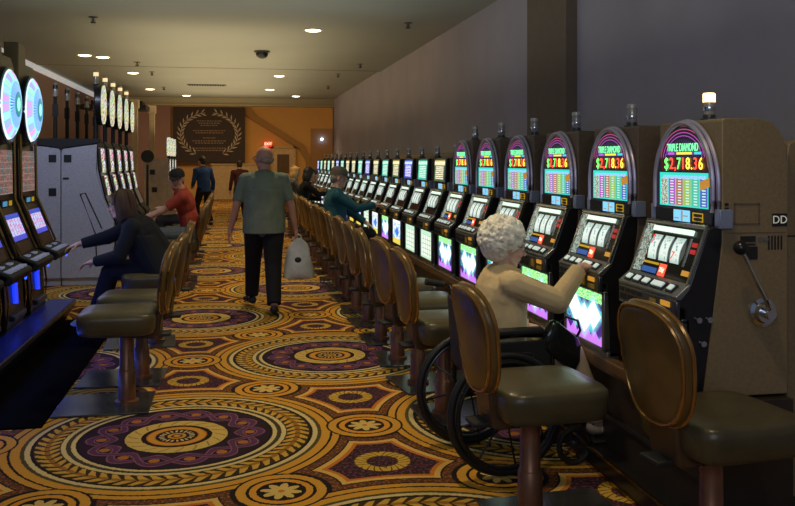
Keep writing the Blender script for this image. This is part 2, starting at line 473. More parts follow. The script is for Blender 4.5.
def f_diag(nt, s, t, vec):
    nz = noise(nt, 14, 2, vec); L = Layer(nt, (.03, .035, .03)); L.put(nz.gt(.5), (.25, .35, .30)); L.put(nz.gt(.62), (.3, .12, .06)); return L.c
S_arch = screen('arch_pay_glass', f_arch, .95)
S_belly = screen('diamond_belly_art', f_belly, 1.15); S_belly_d = screen('unlit_belly_art', f_belly_dark, .5)
S_belly_w = screen('white_belly_art', f_belly_w, .85); S_belly_b = screen('blue_belly_art', f_belly_b, .9)
S_top = [screen('teal_top_glass', top_table((.05, .40, .30), (.70, .9, .75), (.1, .5, .35), (.15, .6, .4)), 1.0),
         screen('cream_top_glass', top_table((.05, .10, .04), (.85, .88, .65), (.45, .22, .08), (.6, .5, .15)), 1.0),
         screen('blue_top_glass', top_table((.03, .05, .35), (.7, .75, .95), (.25, .1, .6), (.1, .2, .7)), 1.1)]
S_reel = screen('lit_reel_strip', f_reel, .75); S_head = mat('lit_header_strip', (.5, .6, .5), .3, emit=(.72, .95, .78), strength=.8)
S_video = screen('video_reels', f_video, .75); S_mid = screen('wheel_game_glass', f_mid, .55); S_wheel = screen('lit_bonus_wheel', f_wheel, 1.05)
S_lens = screen('glittering_topper', f_lens, .8); S_bright = screen('bright_game_screens', f_bright, 1.0); S_diag = screen('side_art_strip', f_diag, 1.3)
M_blueled = mat('blue_led', (.02, .04, .3), .3, emit=(.02, .08, 1.), strength=2.2)
M_bluelow = mat('blue_lit_panel', (.01, .02, .1), .3, emit=(.01, .04, .9), strength=.9)

# ------------------------------------------------------------------ the room
def struct(name, mb, m, **k): return tag(mb.build(name, m, **k), kind='structure')
struct('floor', MB().box(-6, 8, -3, 40, -.05, 0), M_carpet)
struct('ceiling', MB().box(-3.75, 3.0, -3, 17, 3.37, 3.45).box(-3.75, 3.0, 17, 25.4, 3.395, 3.45), M_ceil)
struct('trim_1', MB().box(-3.7, 2.9, 16.98, 17.03, 3.365, 3.40), mat('ceiling_joint', (.28, .24, .17), .7))
struct('trim_2', MB().box(-4.2, 3.4, 25.35, 25.75, 3.20, 4.6).box(-4.2, 3.4, 25.3, 25.8, 3.17, 3.21), M_ceil_far)
struct('wall_right', MB().box(2.9, 3.05, -1.0, 25.6, 0, 3.40), M_wall)
struct('wall_left', MB().box(-3.85, -3.7, 3.0, 25.4, 0, 3.40), M_wall_l)
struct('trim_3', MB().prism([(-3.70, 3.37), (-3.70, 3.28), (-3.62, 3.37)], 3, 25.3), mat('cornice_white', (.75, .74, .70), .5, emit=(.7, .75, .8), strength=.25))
struct('trim_4', MB().box(2.80, 2.95, 6.98, 7.98, 0, 3.38), M_pillar)
struct('wall_far', MB().box(-7, 8, 36.6, 36.8, 0, 4.6), M_ochre)
struct('wall_far_left', MB().box(-7, -2.55, 36.3, 36.58, 0, 4.6), M_wall_l)
struct('ceiling_beyond', MB().box(-7, 8, 25.4, 37, 4.55, 4.65), M_ceil_far)
struct('wall_far_side', MB().box(7.8, 8, 25, 37, 0, 4.6), M_ochre)
struct('wall_return_right', MB().box(2.9, 8, 25.42, 25.62, 0, 4.6), M_ochre)
struct('trim_5', MB().prism([(.46, 4.1), (.9, 3.5), (2.9, 2.25), (3.2, 1.6), (3.2, 0), (3.0, 0), (3.0, 1.55), (2.7, 2.1), (.75, 3.3), (.46, 3.5)], 36.45, 36.6), M_ochre_d)
struct('trim_6', MB().prism([(3.2, 0), (3.2, 2.95), (6.5, 2.95), (6.5, 0)], 36.5, 36.6), M_ochre_d)
wd = struct('wall_low', MB().box(-.9, 1.3, 36.1, 36.5, 0, 1.40).box(-.95, 1.35, 36.05, 36.52, 1.40, 1.46), M_beige)
dr = empty('door_1', (0, 0, 0), kind='structure')
MB().box(1.62, 2.48, 36.42, 36.55, 0, 2.1).build('door_leaf', M_cream, dr, bevel=.01)
MB().box(1.55, 1.63, 36.38, 36.6, 0, 2.18).box(2.47, 2.55, 36.38, 36.6, 0, 2.18).box(1.55, 2.55, 36.38, 36.6, 2.1, 2.18).build('door_frame', M_beige, dr)
MB().box(1.78, 2.28, 36.39, 36.43, 1.05, 1.85).build('door_window', mat('dim_door_glass', (.12, .08, .04), .2), dr)
MB().cone((1.7, 36.42, 1.0), (1.7, 36.34, 1.0), .03).build('door_handle', M_chrome, dr)

# cream columns on the left beyond the second bank
for nm, x, y, z0, lb in (('square_column', -2.27, 20.8, 0, 'narrow cream column rising behind the left bank, nearer one'), ('square_column', -2.08, 23.0, 0, 'narrow cream column farther back, right of the round black topper')):
    c = MB().box(x - .07, x + .07, y - .07, y + .07, 0, 2.95).box(x - .10, x + .10, y - .10, y + .10, 2.80, 3.0).box(x - .10, x + .10, y - .10, y + .10, 0, .15)
    tag(c.build(nm, M_cream, bevel=.01), lb, 'column', 'cream columns')
# dark canopy behind the left bank
tag(MB().box(-3.6, -2.1, 21.6, 22.6, 2.82, 2.93).box(-3.4, -2.2, 21.8, 22.4, 2.93, 3.04).build('sign_canopy', M_blackm), 'dark flat canopy at ceiling level behind the left machines', 'canopy')

# award banner
bn = empty('award_banner', (-1.0, 36.28, 0), 0, 'large dark banner with pale laurel wreath around lines of writing, on far wall', 'banner')
MB().box(-1.45, 1.45, -.05, 0, 1.50, 3.80).build('banner_cloth', mat('dark_brown_banner', (.035, .024, .022), .7), bn)
lm = MB()
for sd in (-1, 1):
    for i in range(13):
        a = R(-62 + i * 11.2); cx = math.cos(a) * 1.15 * sd; cz = 2.66 + math.sin(a) * .90
        tx = -math.sin(a) * sd; tz = math.cos(a)
        for off, ang in ((.0, .55), (.06, -.65)):
            d = Vector((tx * math.cos(ang) - tz * math.sin(ang) * 1, 0, tz * math.cos(ang) + tx * math.sin(ang)))
            p = Vector((cx, -.06, cz)); e = p + d * .27; n_ = Vector((-d.z, 0, d.x)) * .030; q = p + d * .15
            lm.add([p, q + n_, e, q - n_], [(0, 1, 2, 3)])
    lm.tube([(math.cos(R(-62 + i * 9)) * 1.15 * sd, -.06, 2.66 + math.sin(R(-62 + i * 9)) * .90) for i in range(17)], .012, 5)
lm.build('laurel_wreath', mat('pale_laurel', (.50, .42, .33), .6), bn)
tm = MB(); TM = Matrix(((1, 0, 0, 0), (0, 0, -1, -.055), (0, 1, 0, 0), (0, 0, 0, 1)))
for z, w, b_ in ((3.20, 1.0, 3), (2.80, 1.3, 2), (2.50, .5, 1), (2.38, 1.35, 2), (2.08, 1.4, 2)):
    for j in range(b_):
        x = -w / 2 * (1 - .15 * j); xe = -x
        while x < xe - .05:
            l = random.uniform(.05, .12); tm.box(x, min(x + l, xe), -.056, -.05, z - j * .09, z - j * .09 + .035); x += l + .03
tm.build('lettering', mat('banner_lettering', (.30, .22, .17), .7), bn)
# exit sign
ex = empty('exit_sign', (1.40, 36.30, 2.28), 0, 'small glowing red exit sign on the far wall above the door', 'sign')
MB().box(-.16, .16, -.03, .1, -.10, .10).build('sign_case', mat('sign_red_face', (.3, .01, .01), .4, emit=(1., .03, .01), strength=1.1), ex, bevel=.01)
tm = MB(); vs, fs = char_mesh('EXIT', .15, Matrix(((1, 0, 0, 0), (0, 0, -1, -.032), (0, 1, 0, 0), (0, 0, 0, 1)))); tm.add(vs, fs)
tm.build('sign_letters', mat('exit_letters', (1, .8, .7), .4, emit=(1., .55, .4), strength=2.), ex)
o = MB().ell((3.66, 36.40, 2.49), .055).build('blue_spotlight', mat('blue_spot_glow', (.3, .4, 1), .3, emit=(.25, .4, 1.), strength=14.))
tag(o, 'tiny bright blue light shining on the far ochre wall', 'light')

# downlights
DL = [(1.07, 11.83), (-2.23, 15.57), (-2.49, 15.34), (-2.05, 18.5), (-2.09, 22.59), (-1.3, 24.6), (.95, 18.58), (.9, 22.18), (1.71, 24.3)]
DLL = ['round ceiling downlight over the aisle, nearest and brightest', 'ceiling downlight over the left bank, right one of a close pair', 'ceiling downlight over the left bank, left one of a close pair',
       'ceiling downlight over the left side, between the close pair and the far bank', 'small ceiling downlight above the left cream columns', 'ceiling downlight just before the bulkhead, above the banner',
       'second ceiling downlight over the right chairs, beyond the nearest', 'third ceiling downlight over the right chairs, beside bright reflections', 'ceiling downlight at the far end beside the right wall']
def downlight(x, y, z, label):
    t = empty('ceiling_downlight', (x, y, z), 0, label, 'downlight', 'recessed ceiling downlights')
    MB().lathe([(.10, -.001), (.135, -.001), (.135, -.006), (.10, -.006)], n=24).build('trim_ring', M_white, t)
    MB().lathe([(.0, -.022), (.07, -.020), (.105, -.010), (.11, .0)], n=24).build('lamp_disc', M_light, t)
    return t
def spot(x, y, z, e, size=100, col=(1., .78, .46), blend=.9, tgt=None, rad=.09):
    l = bpy.data.lights.new('lamp', 'SPOT'); l.energy = e; l.spot_size = R(size); l.spot_blend = blend; l.color = col; l.shadow_soft_size = rad
    o = bpy.data.objects.new('spot_lamp', l); COL.objects.link(o); o.location = (x, y, z)
    if tgt: o.rotation_euler = (Vector(tgt) - Vector((x, y, z))).to_track_quat('-Z', 'Y').to_euler()
    return o
for (x, y), lb in zip(DL, DLL):
    downlight(x, y, 3.37 if y < 17 else 3.395, lb)
# sprinklers
SP = [(-1.73, 11.27), (-1.73, 16.25), (-1.65, 18.22), (2.23, 10.99), (2.3, 15.81), (2.14, 17.92), (2.25, 20.87), (-1.7, 21.91)]
SPL = ['small dark ceiling sprinkler, nearest one over the left', 'ceiling sprinkler over the left, second from the camera', 'ceiling sprinkler over the left, third from the camera', 'ceiling sprinkler nearest the camera above the right machines',
       'second ceiling sprinkler above the right machines', 'third ceiling sprinkler above the right machines', 'farthest ceiling sprinkler above the right machines', 'farthest ceiling sprinkler over the left bank']
for (x, y), lb in zip(SP, SPL):
    t = empty('fire_sprinkler', (x, y, 3.37 if y < 17 else 3.395), 0, lb, 'sprinkler', 'ceiling sprinklers')
    MB().lathe([(.01, -.01), (.055, -.008), (.055, 0), (0, 0)], n=16).build('escutcheon', M_gunm, t)
    MB().cone((0, 0, 0), (0, 0, -.07), .012).lathe([(.0, -.075), (.035, -.075), (.035, -.068), (0, -.068)], n=12).tube([(-.02, 0, -.03), (-.025, 0, -.055), (0, 0, -.07), (.025, 0, -.055), (.02, 0, -.03)], .004, 5).build('sprinkler_head', M_gunm, t)
t = empty('dome_camera', (.45, 14.24, 3.37), 0, 'black dome security camera hanging from the middle of the ceiling', 'camera')
MB().lathe([(.13, 0), (.13, -.03), (.11, -.035), (0, -.035)], n=24).build('camera_collar', M_gunm, t)
MB().ell((0, 0, -.03), (.105, .105, .10), n=20, m=12).build('camera_dome', M_black, t)
t = empty('ceiling_vent', (-.64, 21.1, 3.395), 0, 'long dark air vent grille in the ceiling before the banner', 'vent')
MB().box(-.45, .45, -.16, .16, -.012, 0).build('vent_frame', M_gunm, t)
v = MB()
for i in range(14): v.box(-.41 + i * .06, -.385 + i * .06, -.13, .13, -.02, -.012)
v.build('vent_slats', M_blackm, t)

# ------------------------------------------------------------------ stools
def outline(w, h, n=36, e=2.8, low=.82):
    pts = []
    for i in range(n):
        a = 2 * PI * i / n; c, s_ = math.cos(a), math.sin(a)
        y = math.copysign(abs(c) ** (2 / e), c) * w / 2; z = math.copysign(abs(s_) ** (2 / e), s_) * h / 2
        k = low + (1 - low) * min(1, (z / h + .5) * 1.5); pts.append((y * k, z))
    return pts
def make_stool(mback, mseat):
    t = empty('casino_stool', (0, 0, 0), 0, 'x', 'stool')
    MB().box(-.16, .42, -.25, .25, .0, .014).build('base_plate', M_plate, t, bevel=.004)
    MB().lathe([(.075, .014), (.075, .03), (.056, .035), (.054, .22), (.050, .225), (.046, .23), (.044, .47)], n=24).build('pole', M_pole, t)
    MB().box(-.14, .14, -.13, .13, .455, .48).box(-.28, -.05, -.06, .06, .44, .462).build('seat_bracket', M_blackm, t, bevel=.006)
    def ring(w, d, z, e=4.0, x0=.045, n=40):
        out = []
        for i in range(n):
            a = 2 * PI * i / n; c, s_ = math.cos(a), math.sin(a)
            out.append((x0 + math.copysign(abs(c) ** (2 / e), c) * d / 2, math.copysign(abs(s_) ** (2 / e), s_) * w / 2, z))
        return out
    MB().loft([ring(.40, .40, .475, 6), ring(.455, .455, .485, 6), ring(.475, .475, .51, 6), ring(.485, .485, .575, 6), ring(.478, .478, .602, 6), ring(.45, .45, .616, 6), ring(.30, .30, .626, 4), ring(.02, .02, .628, 2)]).build('seat', mseat, t, smooth=60)
    ol = outline(.425, .46)
    tilt = .16
    def lay(dx, k):
        out = []
        for y, z in ol:
            y2, z2 = y * k, z * k
            out.append((-.268 + dx + y2 * y2 * .7 - z2 * tilt, y2, .812 + z2))
        return out
    MB().loft([lay(-.030, .02), lay(-.032, .5), lay(-.030, .85), lay(-.022, .96), lay(.0, 1.), lay(.022, .97), lay(.034, .88), lay(.042, .5), lay(.044, .02)]).build('backrest', mback, t, smooth=60)
    MB().tube(lay(-.024, .955), .0075, 6, closed=True).tube(lay(.012, 1.), .009, 6, closed=True).build('edge_piping', M_piping, t)
    MB().prism([(-.03, .44), (-.03, .47), (-.17, .50), (-.21, .68), (-.235, .68), (-.21, .45), (-.18, .43)], -.09, .09).build('back_bracket', mat('bronze_bracket', (.10, .06, .03), .4, .4), t, bevel=.012)
    return t
stool0 = make_stool(M_leather, M_leather_s)
used = [False]
def stool(x, y, rz, label, group):
    if not used[0]:
        used[0] = True; stool0.location = (x, y, 0); stool0.rotation_euler = (0, 0, rz); stool0['label'] = label; stool0['group'] = group; return stool0
    return dup(stool0, (x, y, 0), rz, label, group)
G1 = 'stools along the right row of slot machines'; G2 = 'stools along the left machines'
o = stool(1.80, 3.02, R(7), 'bronze stool nearest the camera, in front of the tan cabinet side with the lever', G1)
o = stool(1.27, 3.58, R(4), 'bronze stool standing in front of the wheelchair wheels', G1)
k = 0
for i in range(2, 22):
    y = 3.58 + .775 * i
    if i == 2: y = 5.15
    rz = R([6, -4, 3, 8, -5, 2, 5, -3, 4][i % 9])
    stool(1.27, y, rz, 'bronze-backed stool at the right row, %s one beyond the wheelchair' % ORD[k], G1); k += 1
k = 0
for (x, y, a, lb) in ((-.68, 5.78, 180, 'empty dark stool nearest the camera on the left, its back lit blue'), (-.655, 6.45, 177, 'empty stool on the left with gold-lit back, behind the blue-lit one'),
                      (-.66, 7.70, 184, 'stool under the woman in the dark jacket on the left'), (-.64, 10.95, 178, 'stool under the man in the red shirt'), (-.64, 11.75, 182, 'empty stool just beyond the man in the red shirt'),
                      (-.65, 13.6, 180, 'stool under the dark-haired woman in red'), (-.65, 14.5, 180, 'farthest stool on the left, beyond the woman in red')):
    stool(x, y, R(a), lb, G2)

# ------------------------------------------------------------------ slot machines
W = .27
BX0, BZ0, BX1, BZ1 = -.150, 1.045, -.062, 1.285     # slanted reel door, bottom and top
_d = Vector((BX1 - BX0, 0, BZ1 - BZ0)); SL = _d.length; _d.normalize(); _n = Vector((-_d.z, 0, _d.x))
def SP_(s, t, o):
    """point on the slanted door: s -1..1 left to right as seen, t 0..1 up, o outward"""
    p = Vector((BX0, -s * W, BZ0)) + _d * (t * SL) + _n * o; return p
def slab(mb, s0, s1, t0, t1, o0, o1, mi=0):
    q = lambda o: [SP_(s0, t0, o), SP_(s1, t0, o), SP_(s1, t1, o), SP_(s0, t1, o)]
    mb.hexa(q(o0), q(o1), mi); return mb
def candle(t, x=.12, y=-.02, z=1.75, lit=False, small=False):
    c = MB().lathe([(.042, 0), (.042, .012), (.030, .018), (.028, .03)], (x, y, z), 16).build('candle_lamp', M_gunm, t)
    MB().lathe([(.024, .03), (.026, .034), (.026, .105), (.023, .112)], (x, y, z), 16).build('lamp_glass', M_candleglass, c)
    MB().lathe([(.028, .088 if lit else .108), (.028, .125), (.023, .13), (0, .132)], (x, y, z), 16).build('lamp_cap', M_lampglow if lit else mat('pale_cap', (.55, .55, .50), .3, .3), c)
    MB().lathe([(.029, .05), (.030, .056), (.029, .066)], (x, y, z), 16).build('lamp_band', M_chrome, c)
def lower(t, belly, dark=False, detail=True, seven=False):
    """reel door, deck, coin panel, belly: shared by all machines in the right row"""
    # black front door body
    MB().prism([(-.155, .57), (-.170, .945), (-.198, .955), (-.205, .995), (-.165, 1.03), (BX0, BZ0), (BX1, BZ1), (0, 1.30), (0, 1.22), (-.09, .57)], -W, W).build('front_door', M_black, t, bevel=.006)
    # silver frame round the reels
    fr = MB()
    fr.tube([SP_(-.95, 1.02, .004), SP_(.95, 1.02, .004)], .009, 8); fr.tube([SP_(-.96, -.02, .004), SP_(-.96, 1.02, .004)], .009, 8); fr.tube([SP_(.96, -.02, .004), SP_(.96, 1.02, .004)], .009, 8)
    slab(fr, -.95, .95, .96, 1.02, 0, .010); slab(fr, -.99, -.93, 0, 1, 0, .008); slab(fr, .93, .99, 0, 1, 0, .008)
    fr.build('reel_frame', M_chrome, t)
    slab(MB(), -.92, -.66, .04, .94, .001, .005).build('side_art', S_diag, t)
    h = slab(MB(), -.64, -.02, .83, .92, .002, .010); slab(h, .02, .66, .83, .92, .002, .010); h.build('header_light', S_head, t)
    slab(MB(), -.64, .92, .03, .80, .001, .003).build('reel_glass', mat('dark_reel_glass', (.01, .012, .012), .1), t)
    for s0 in (-.56, -.18, .20):
        q = MB(); n = 8
        rows = []
        for i in range(n + 1):
            tt = .30 + .46 * i / n; oo = .004 + .010 * math.sin(PI * i / n)
            rows.append((SP_(s0, tt, oo), SP_(s0 + .31, tt, oo)))
        for i in range(n): q.add([rows[i][0], rows[i][1], rows[i + 1][1], rows[i + 1][0]], [(0, 1, 2, 3)])
        rl = q.build('reel', S_reel, t)
    if detail:
        slab(MB(), .62, .66, .28, .78, .003, .006).build('chrome_strip', M_chrome, t)
        for tt in (.64, .52): slab(MB(), .74, .88, tt, tt + .075, .003, .009).build('red_button', M_redlow, t)
        slab(MB(), .70, .90, .13, .22, .003, .009).build('orange_button', M_btn_o, t); slab(MB(), -.62, -.10, .21, .25, .003, .007).build('yellow_strip', M_btn_y, t)
        slab(MB(), -.60, -.12, .05, .15, .003, .007).build('blue_strip', mat('blue_label', (.02, .06, .25), .3, emit=(.05, .2, .7), strength=.3), t)
        l = slab(MB(), -.04, .17, .03, .25, .003, .007).build('denomination_label', M_red, t)
        tm = MB(); ang = math.atan2(_d.x, _d.z)
        p = SP_(.065, .14, .0075); M = Matrix.Translation(p) @ Matrix.Rotation(ang, 4, 'Y') @ FACE
        vs, fs = char_mesh('25¢', .029, M); tm.add(vs, fs); tm.build('label_text', mat('cream_text', (1, .8, .6), .4, emit=(1., .8, .5), strength=1.6), l)
        if seven:
            tm = MB()
            for s_, tt, sz in ((-.42, .64, .062), (.36, .42, .05)):
                p = SP_(s_, tt, .024); vs, fs = char_mesh('7', sz, Matrix.Translation(p) @ Matrix.Rotation(ang, 4, 'Y') @ FACE); tm.add(vs, fs)
            tm.build('reel_sevens', M_redtxt, rl)
    # deck with buttons
    MB().prism([(-.212, .985), (-.215, 1.0), (-.160, 1.045), (-.148, 1.052), (-.148, 1.03), (-.19, .985)], -W - .004, W + .004).build('button_deck', M_steel, t, bevel=.003)
    dd = Vector((.055, 0, .045)).normalized(); dn = Vector((-dd.z, 0, dd.x))
    for y, w, m_ in ((.20, .045, 0), (.12, .05, 0), (.035, .055, 0), (-.075, .10, 0), (-.19, .04, 0)):
        c = Vector((-.187, y, 1.0235)); q = []
        b_ = MB()
        M = Matrix(((dd.x, 0, dn.x, c.x), (0, 1, 0, c.y), (dd.z, 0, dn.z, c.z), (0, 0, 0, 1)))
        b_.xbox(M, .045, w + .014, .012, 0); b_.xbox(M @ Matrix.Translation((0, 0, .009)), .026, w - .008, .008, 1)
        b_.build('play_button', [M_blackm, M_btn], t)
    # coin panel
    cp = MB().box(-.215, -.19, -W - .002, W + .002, .90, .985, 0).build('coin_panel', M_gunm, t, bevel=.008)
    e = MB()
    for i in range(7): e.box(-.2185, -.214, .24 - i * .035 - .012, .24 - i * .035 + .012, .918, .945, 0)
    for i in range(4): e.box(-.2185, -.214, .235 - i * .06 - .02, .235 - i * .06 + .02, .955, .972, 0)
    e.build('key_grid', M_blackm, cp)
    for y0_, y1_, z0_, z1_, m_ in ((-.10, -.05, .920, .965, M_yel_d), (-.225, -.15, .950, .972, M_btn_o), (-.225, -.15, .914, .936, M_yel_d)):
        MB().box(-.221, -.214, y0_, y1_, z0_, z1_).build('panel_button', m_, cp)
    # belly
    f = MB().box(-.185, -.15, W - .03, W, .60, .90).box(-.185, -.15, -W, -W + .03, .60, .90).box(-.185, -.15, -W, W, .885, .905).box(-.185, -.15, -W, W, .595, .615)
    f.build('belly_frame', M_gunm if dark else M_steel, t, bevel=.004)
    MB().box(-.176, -.16, -W + .03, W - .03, .615, .885).build('belly_glass', belly, t)
    MB().box(-.17, -.10, -W, W, .50, .595).box(-.174, -.16, -W + .05, W - .05, .52, .57).build('kick_plate', M_steel, t, bevel=.004)
def arch_pts(w, z0, zs, zt, n=28):
    """from right foot over the crown to left foot, (y,z)"""
    p = [(-w, z0), (-w, (z0 + zs) / 2)]
    for i in range(n + 1):
        a = PI * i / n; c = math.cos(a); s_ = math.sin(a)
        p.append((-w * math.copysign(abs(c) ** 1.04, c), zs + (zt - zs) * s_ ** .98))
    return p + [(w, (z0 + zs) / 2), (w, z0)]
def cab_body(t, m, ztop=1.752, back=.31, label=None):
    MB().prism([(-.09, .57), (0, 1.22), (0, ztop - .01), (.01, ztop), (back - .13, ztop), (back - .075, ztop - .018), (back - .03, ztop - .06), (back - .008, ztop - .12), (back, ztop - .20), (back, .57)], -W, W).build('cabinet', m, t, bevel=.004, label=label)
def display_strip(t):
    MB().box(-.035, 0, -W + .02, W - .02, 1.29, 1.355).build('display_strip', M_black, t, bevel=.004)
    d = MB().box(-.038, -.034, -.07, .07, 1.297, 1.348).build('credit_display', M_cyan, t)
    MB().box(-.040, -.0375, -.015, .0, 1.299, 1.346).box(-.040, -.0375, -.06, -.02, 1.32, 1.326).box(-.040, -.0375, .02, .06, 1.308, 1.314).build('display_marks', M_offwhite_txt, d)
    MB().tube([(-.037, -.10, 1.305), (-.037, -.18, 1.305), (-.037, -.18, 1.34), (-.037, -.10, 1.34)], .003, 5, closed=True).tube([(-.037, -.105, 1.322), (-.037, -.175, 1.322)], .003, 5).build('gold_label', M_btn_y, t)
    for y in (W + .012, -W - .012):
        MB().box(-.03, .03, y - .022, y + .022, 1.285, 1.365).box(-.034, -.028, y - .012, y + .012, 1.295, 1.355).build('side_bracket', mat('blue_steel', (.30, .36, .50), .35, .4), t, bevel=.004)
def make_arch(belly, cm, dark=False, lit=False, seven=False):
    t = empty('slot_machine', (0, 0, 0), 0, 'x', 'slot machine')
    cab_body(t, cm)
    lower(t, belly, dark, True, seven)
    P = arch_pts(.243, 1.355, 1.455, 1.728)
    g = MB(); g.add([(-.030, y, z) for y, z in P], [tuple(range(len(P)))]); ag = g.build('arch_glass', S_arch, t)
    MB().prism(arch_pts(.250, 1.35, 1.455, 1.738), -.028, 0, axis='x').build('arch_housing', M_black, t)
    MB().tube([(-.034, y, z) for y, z in arch_pts(.252, 1.35, 1.455, 1.742)], .0115, 8).tube([(-.012, y, z) for y, z in arch_pts(.262, 1.35, 1.455, 1.750)], .010, 8).build('arch_rim', mat('violet_chrome', (.50, .47, .62), .35, .5), t)
    tm = MB(); text_on(tm, 'TRIPLE DIAMOND', .052, -.034, 0, 1.630, sx=.66); tm.build('logo_text', M_greenlogo, ag)
    tm = MB(); x = .168
    for ch, mi, w in (('$', 1, .05), ('2', 0, .052), (',', 0, .02), ('7', 1, .045), ('1', 0, .038), ('8', 2, .052), ('.', 2, .018), ('3', 0, .046), ('6', 2, .05)):
        text_on(tm, ch, .076, -.034, x - w * .48, 1.556, mi, sx=1.0); x -= w * .94
    tm.build('jackpot_digits', [M_dig_r, M_dig_g, M_dig_y], ag)
    st = MB(); M = Matrix.Translation((-.034, -.195, 1.47)) @ Matrix.Rotation(R(-14), 4, 'X'); st.xbox(M, .003, .085, .038); st.build('orange_sticker', M_btn_o, ag)
    display_strip(t); candle(t, y=.0, x=.10, lit=lit)
    return t
def make_square(top, belly, tall=0):
    t = empty('slot_machine', (0, 0, 0), 0, 'x', 'slot machine')
    cab_body(t, M_cab_d, 1.60, .30)
    lower(t, belly, False, False)
    MB().prism([(-.045, 1.36), (-.03, 1.585), (-.01, 1.60), (0, 1.60), (0, 1.36)], -W + .02, W - .02).build('top_box', M_black, t, bevel=.005)
    q = MB(); q.hexa([(-.046, .215, 1.37), (-.046, -.215, 1.37), (-.034, -.215, 1.575), (-.034, .215, 1.575)], [(-.049, .215, 1.37), (-.049, -.215, 1.37), (-.037, -.215, 1.575), (-.037, .215, 1.575)]); q.build('top_glass', top, t)
    MB().tube([(-.05, .235, 1.36), (-.035, .235, 1.59), (-.035, -.235, 1.59), (-.05, -.235, 1.36)], .008, 6).build('top_frame', M_steel, t)
    display_strip(t); candle(t, z=1.60)
    return t
def place(proto, state, x, y, rz, label, group):
    if not state.get(proto.name):
        state[proto.name] = 1; proto.location = (x, y, 0); proto.rotation_euler = (0, 0, rz); proto['label'] = label; proto['group'] = group; return proto
    return dup(proto, (x, y, 0), rz, label, group)
ST = {}
MX = 2.03; MY0 = 3.59; MP = .775
GA = 'arch-topped slot machines in the right row'; GB = 'square-topped slot machines in the right row'
m1 = make_arch(S_belly_d, M_cab, dark=True, lit=True, seven=True)
m1.location = (MX, MY0, 0); m1['label'] = 'arch-topped slot machine nearest the camera, tan side with lever and lit candle on top'; m1['group'] = GA
# furniture on the visible side of the nearest machine (local -Y face)
ys = -W
lv = MB().lathe([(.062, 0), (.062, .012), (.045, .018), (.040, .04), (.0, .042)], n=24)
for i, v in enumerate(lv.v): lv.v[i] = (v[0] + .185, ys - v[2], v[1] + .925)
lo = lv.build('pull_lever', M_chrome, m1, label='chrome pull lever with black ball knob')
MB().cone((.185, ys - .03, .925), (.185, ys - .075, .925), .024, .022, 16).tube([(.185, ys - .06, .925), (.155, ys - .075, .99), (.045, ys - .085, 1.185)], .010, 8).build('lever_arm', M_chrome, lo)
MB().ell((.032, ys - .086, 1.21), .03).build('lever_knob', M_black, lo)
MB().box(0.015, .300, ys - .0015, ys, 1.262, 1.266).box(.055, .175, ys - .003, ys, 1.30, 1.305).box(.055, .175, ys - .003, ys, 1.385, 1.39).box(.055, .06, ys - .003, ys, 1.30, 1.39).box(.17, .175, ys - .003, ys, 1.30, 1.39).build('side_seams', M_cab_d, m1)
sl = MB()
for i in range(5): sl.box(.215 + i * .015, .222 + i * .015, ys - .002, ys, 1.19, 1.25)
sl.build('side_vent', M_blackm, m1)
sl = MB()
for i in range(4): sl.box(.012, .028, ys - .004, ys, 1.32 + i * .02, 1.332 + i * .02)
sl.build('side_hinge', M_blackm, m1)
lb_ = MB().box(.10, .165, ys - .003, ys, 1.15, 1.205).box(.085, .155, ys - .003, ys, 1.225, 1.25).box(.085, .155, ys - .003, ys, 1.21, 1.218).build('side_labels', M_blackm, m1)
MB().cone((.18, ys, 1.235), (.18, ys - .004, 1.235), .011).cone((.205, ys, 1.235), (.205, ys - .004, 1.235), .011).build('side_locks', M_steel, m1)
dd_ = MB().box(.235, .305, ys - .003, ys, 1.29, 1.345).build('letter_plate', M_blackm, m1)
tm = MB(); SIDE = Matrix(((1, 0, 0, .27), (0, 0, -1, ys - .0035), (0, 1, 0, 1.317), (0, 0, 0, 1)))
vs, fs = char_mesh('DD', .048, SIDE); tm.add(vs, fs); tm.build('plate_letters', M_offwhite_txt, dd_)
for x_, z_ in ((-.09, .80), (-.11, .90), (-.06, .90)): MB().cone((x_, ys, z_), (x_, ys - .012, z_), .0125).build('door_lock', M_chrome, m1)

mA = make_arch(S_belly, M_cab_d)
AL = ['arch-topped slot machine the elderly woman is touching', 'arch-topped slot machine just left of the one being played by the elderly woman', 'arch-topped slot machine right in front of the brown pillar edge, fourth from the camera',
      'arch-topped slot machine second before the square-topped ones', 'last arch-topped slot machine, next to the square-topped ones']
for i in range(5): place(mA, ST, MX, MY0 + MP * (i + 1), 0, AL[i], GA)
kinds = [make_square(S_top[0], S_belly_w), make_square(S_top[1], S_belly_w), make_square(S_top[2], S_belly_b), make_square(S_top[1], S_belly), make_square(S_top[0], S_belly_b)]
seq = [1, 0, 2, 3, 4, 1, 2, 4, 3, 1, 0, 2, 1, 4, 1, 0, 2]
for i, q in enumerate(seq):
    place(kinds[q], ST, MX, MY0 + MP * (6 + i), 0, 'square-topped slot machine, %s after the last arch-topped one in the right row' % ORD[i], GB)
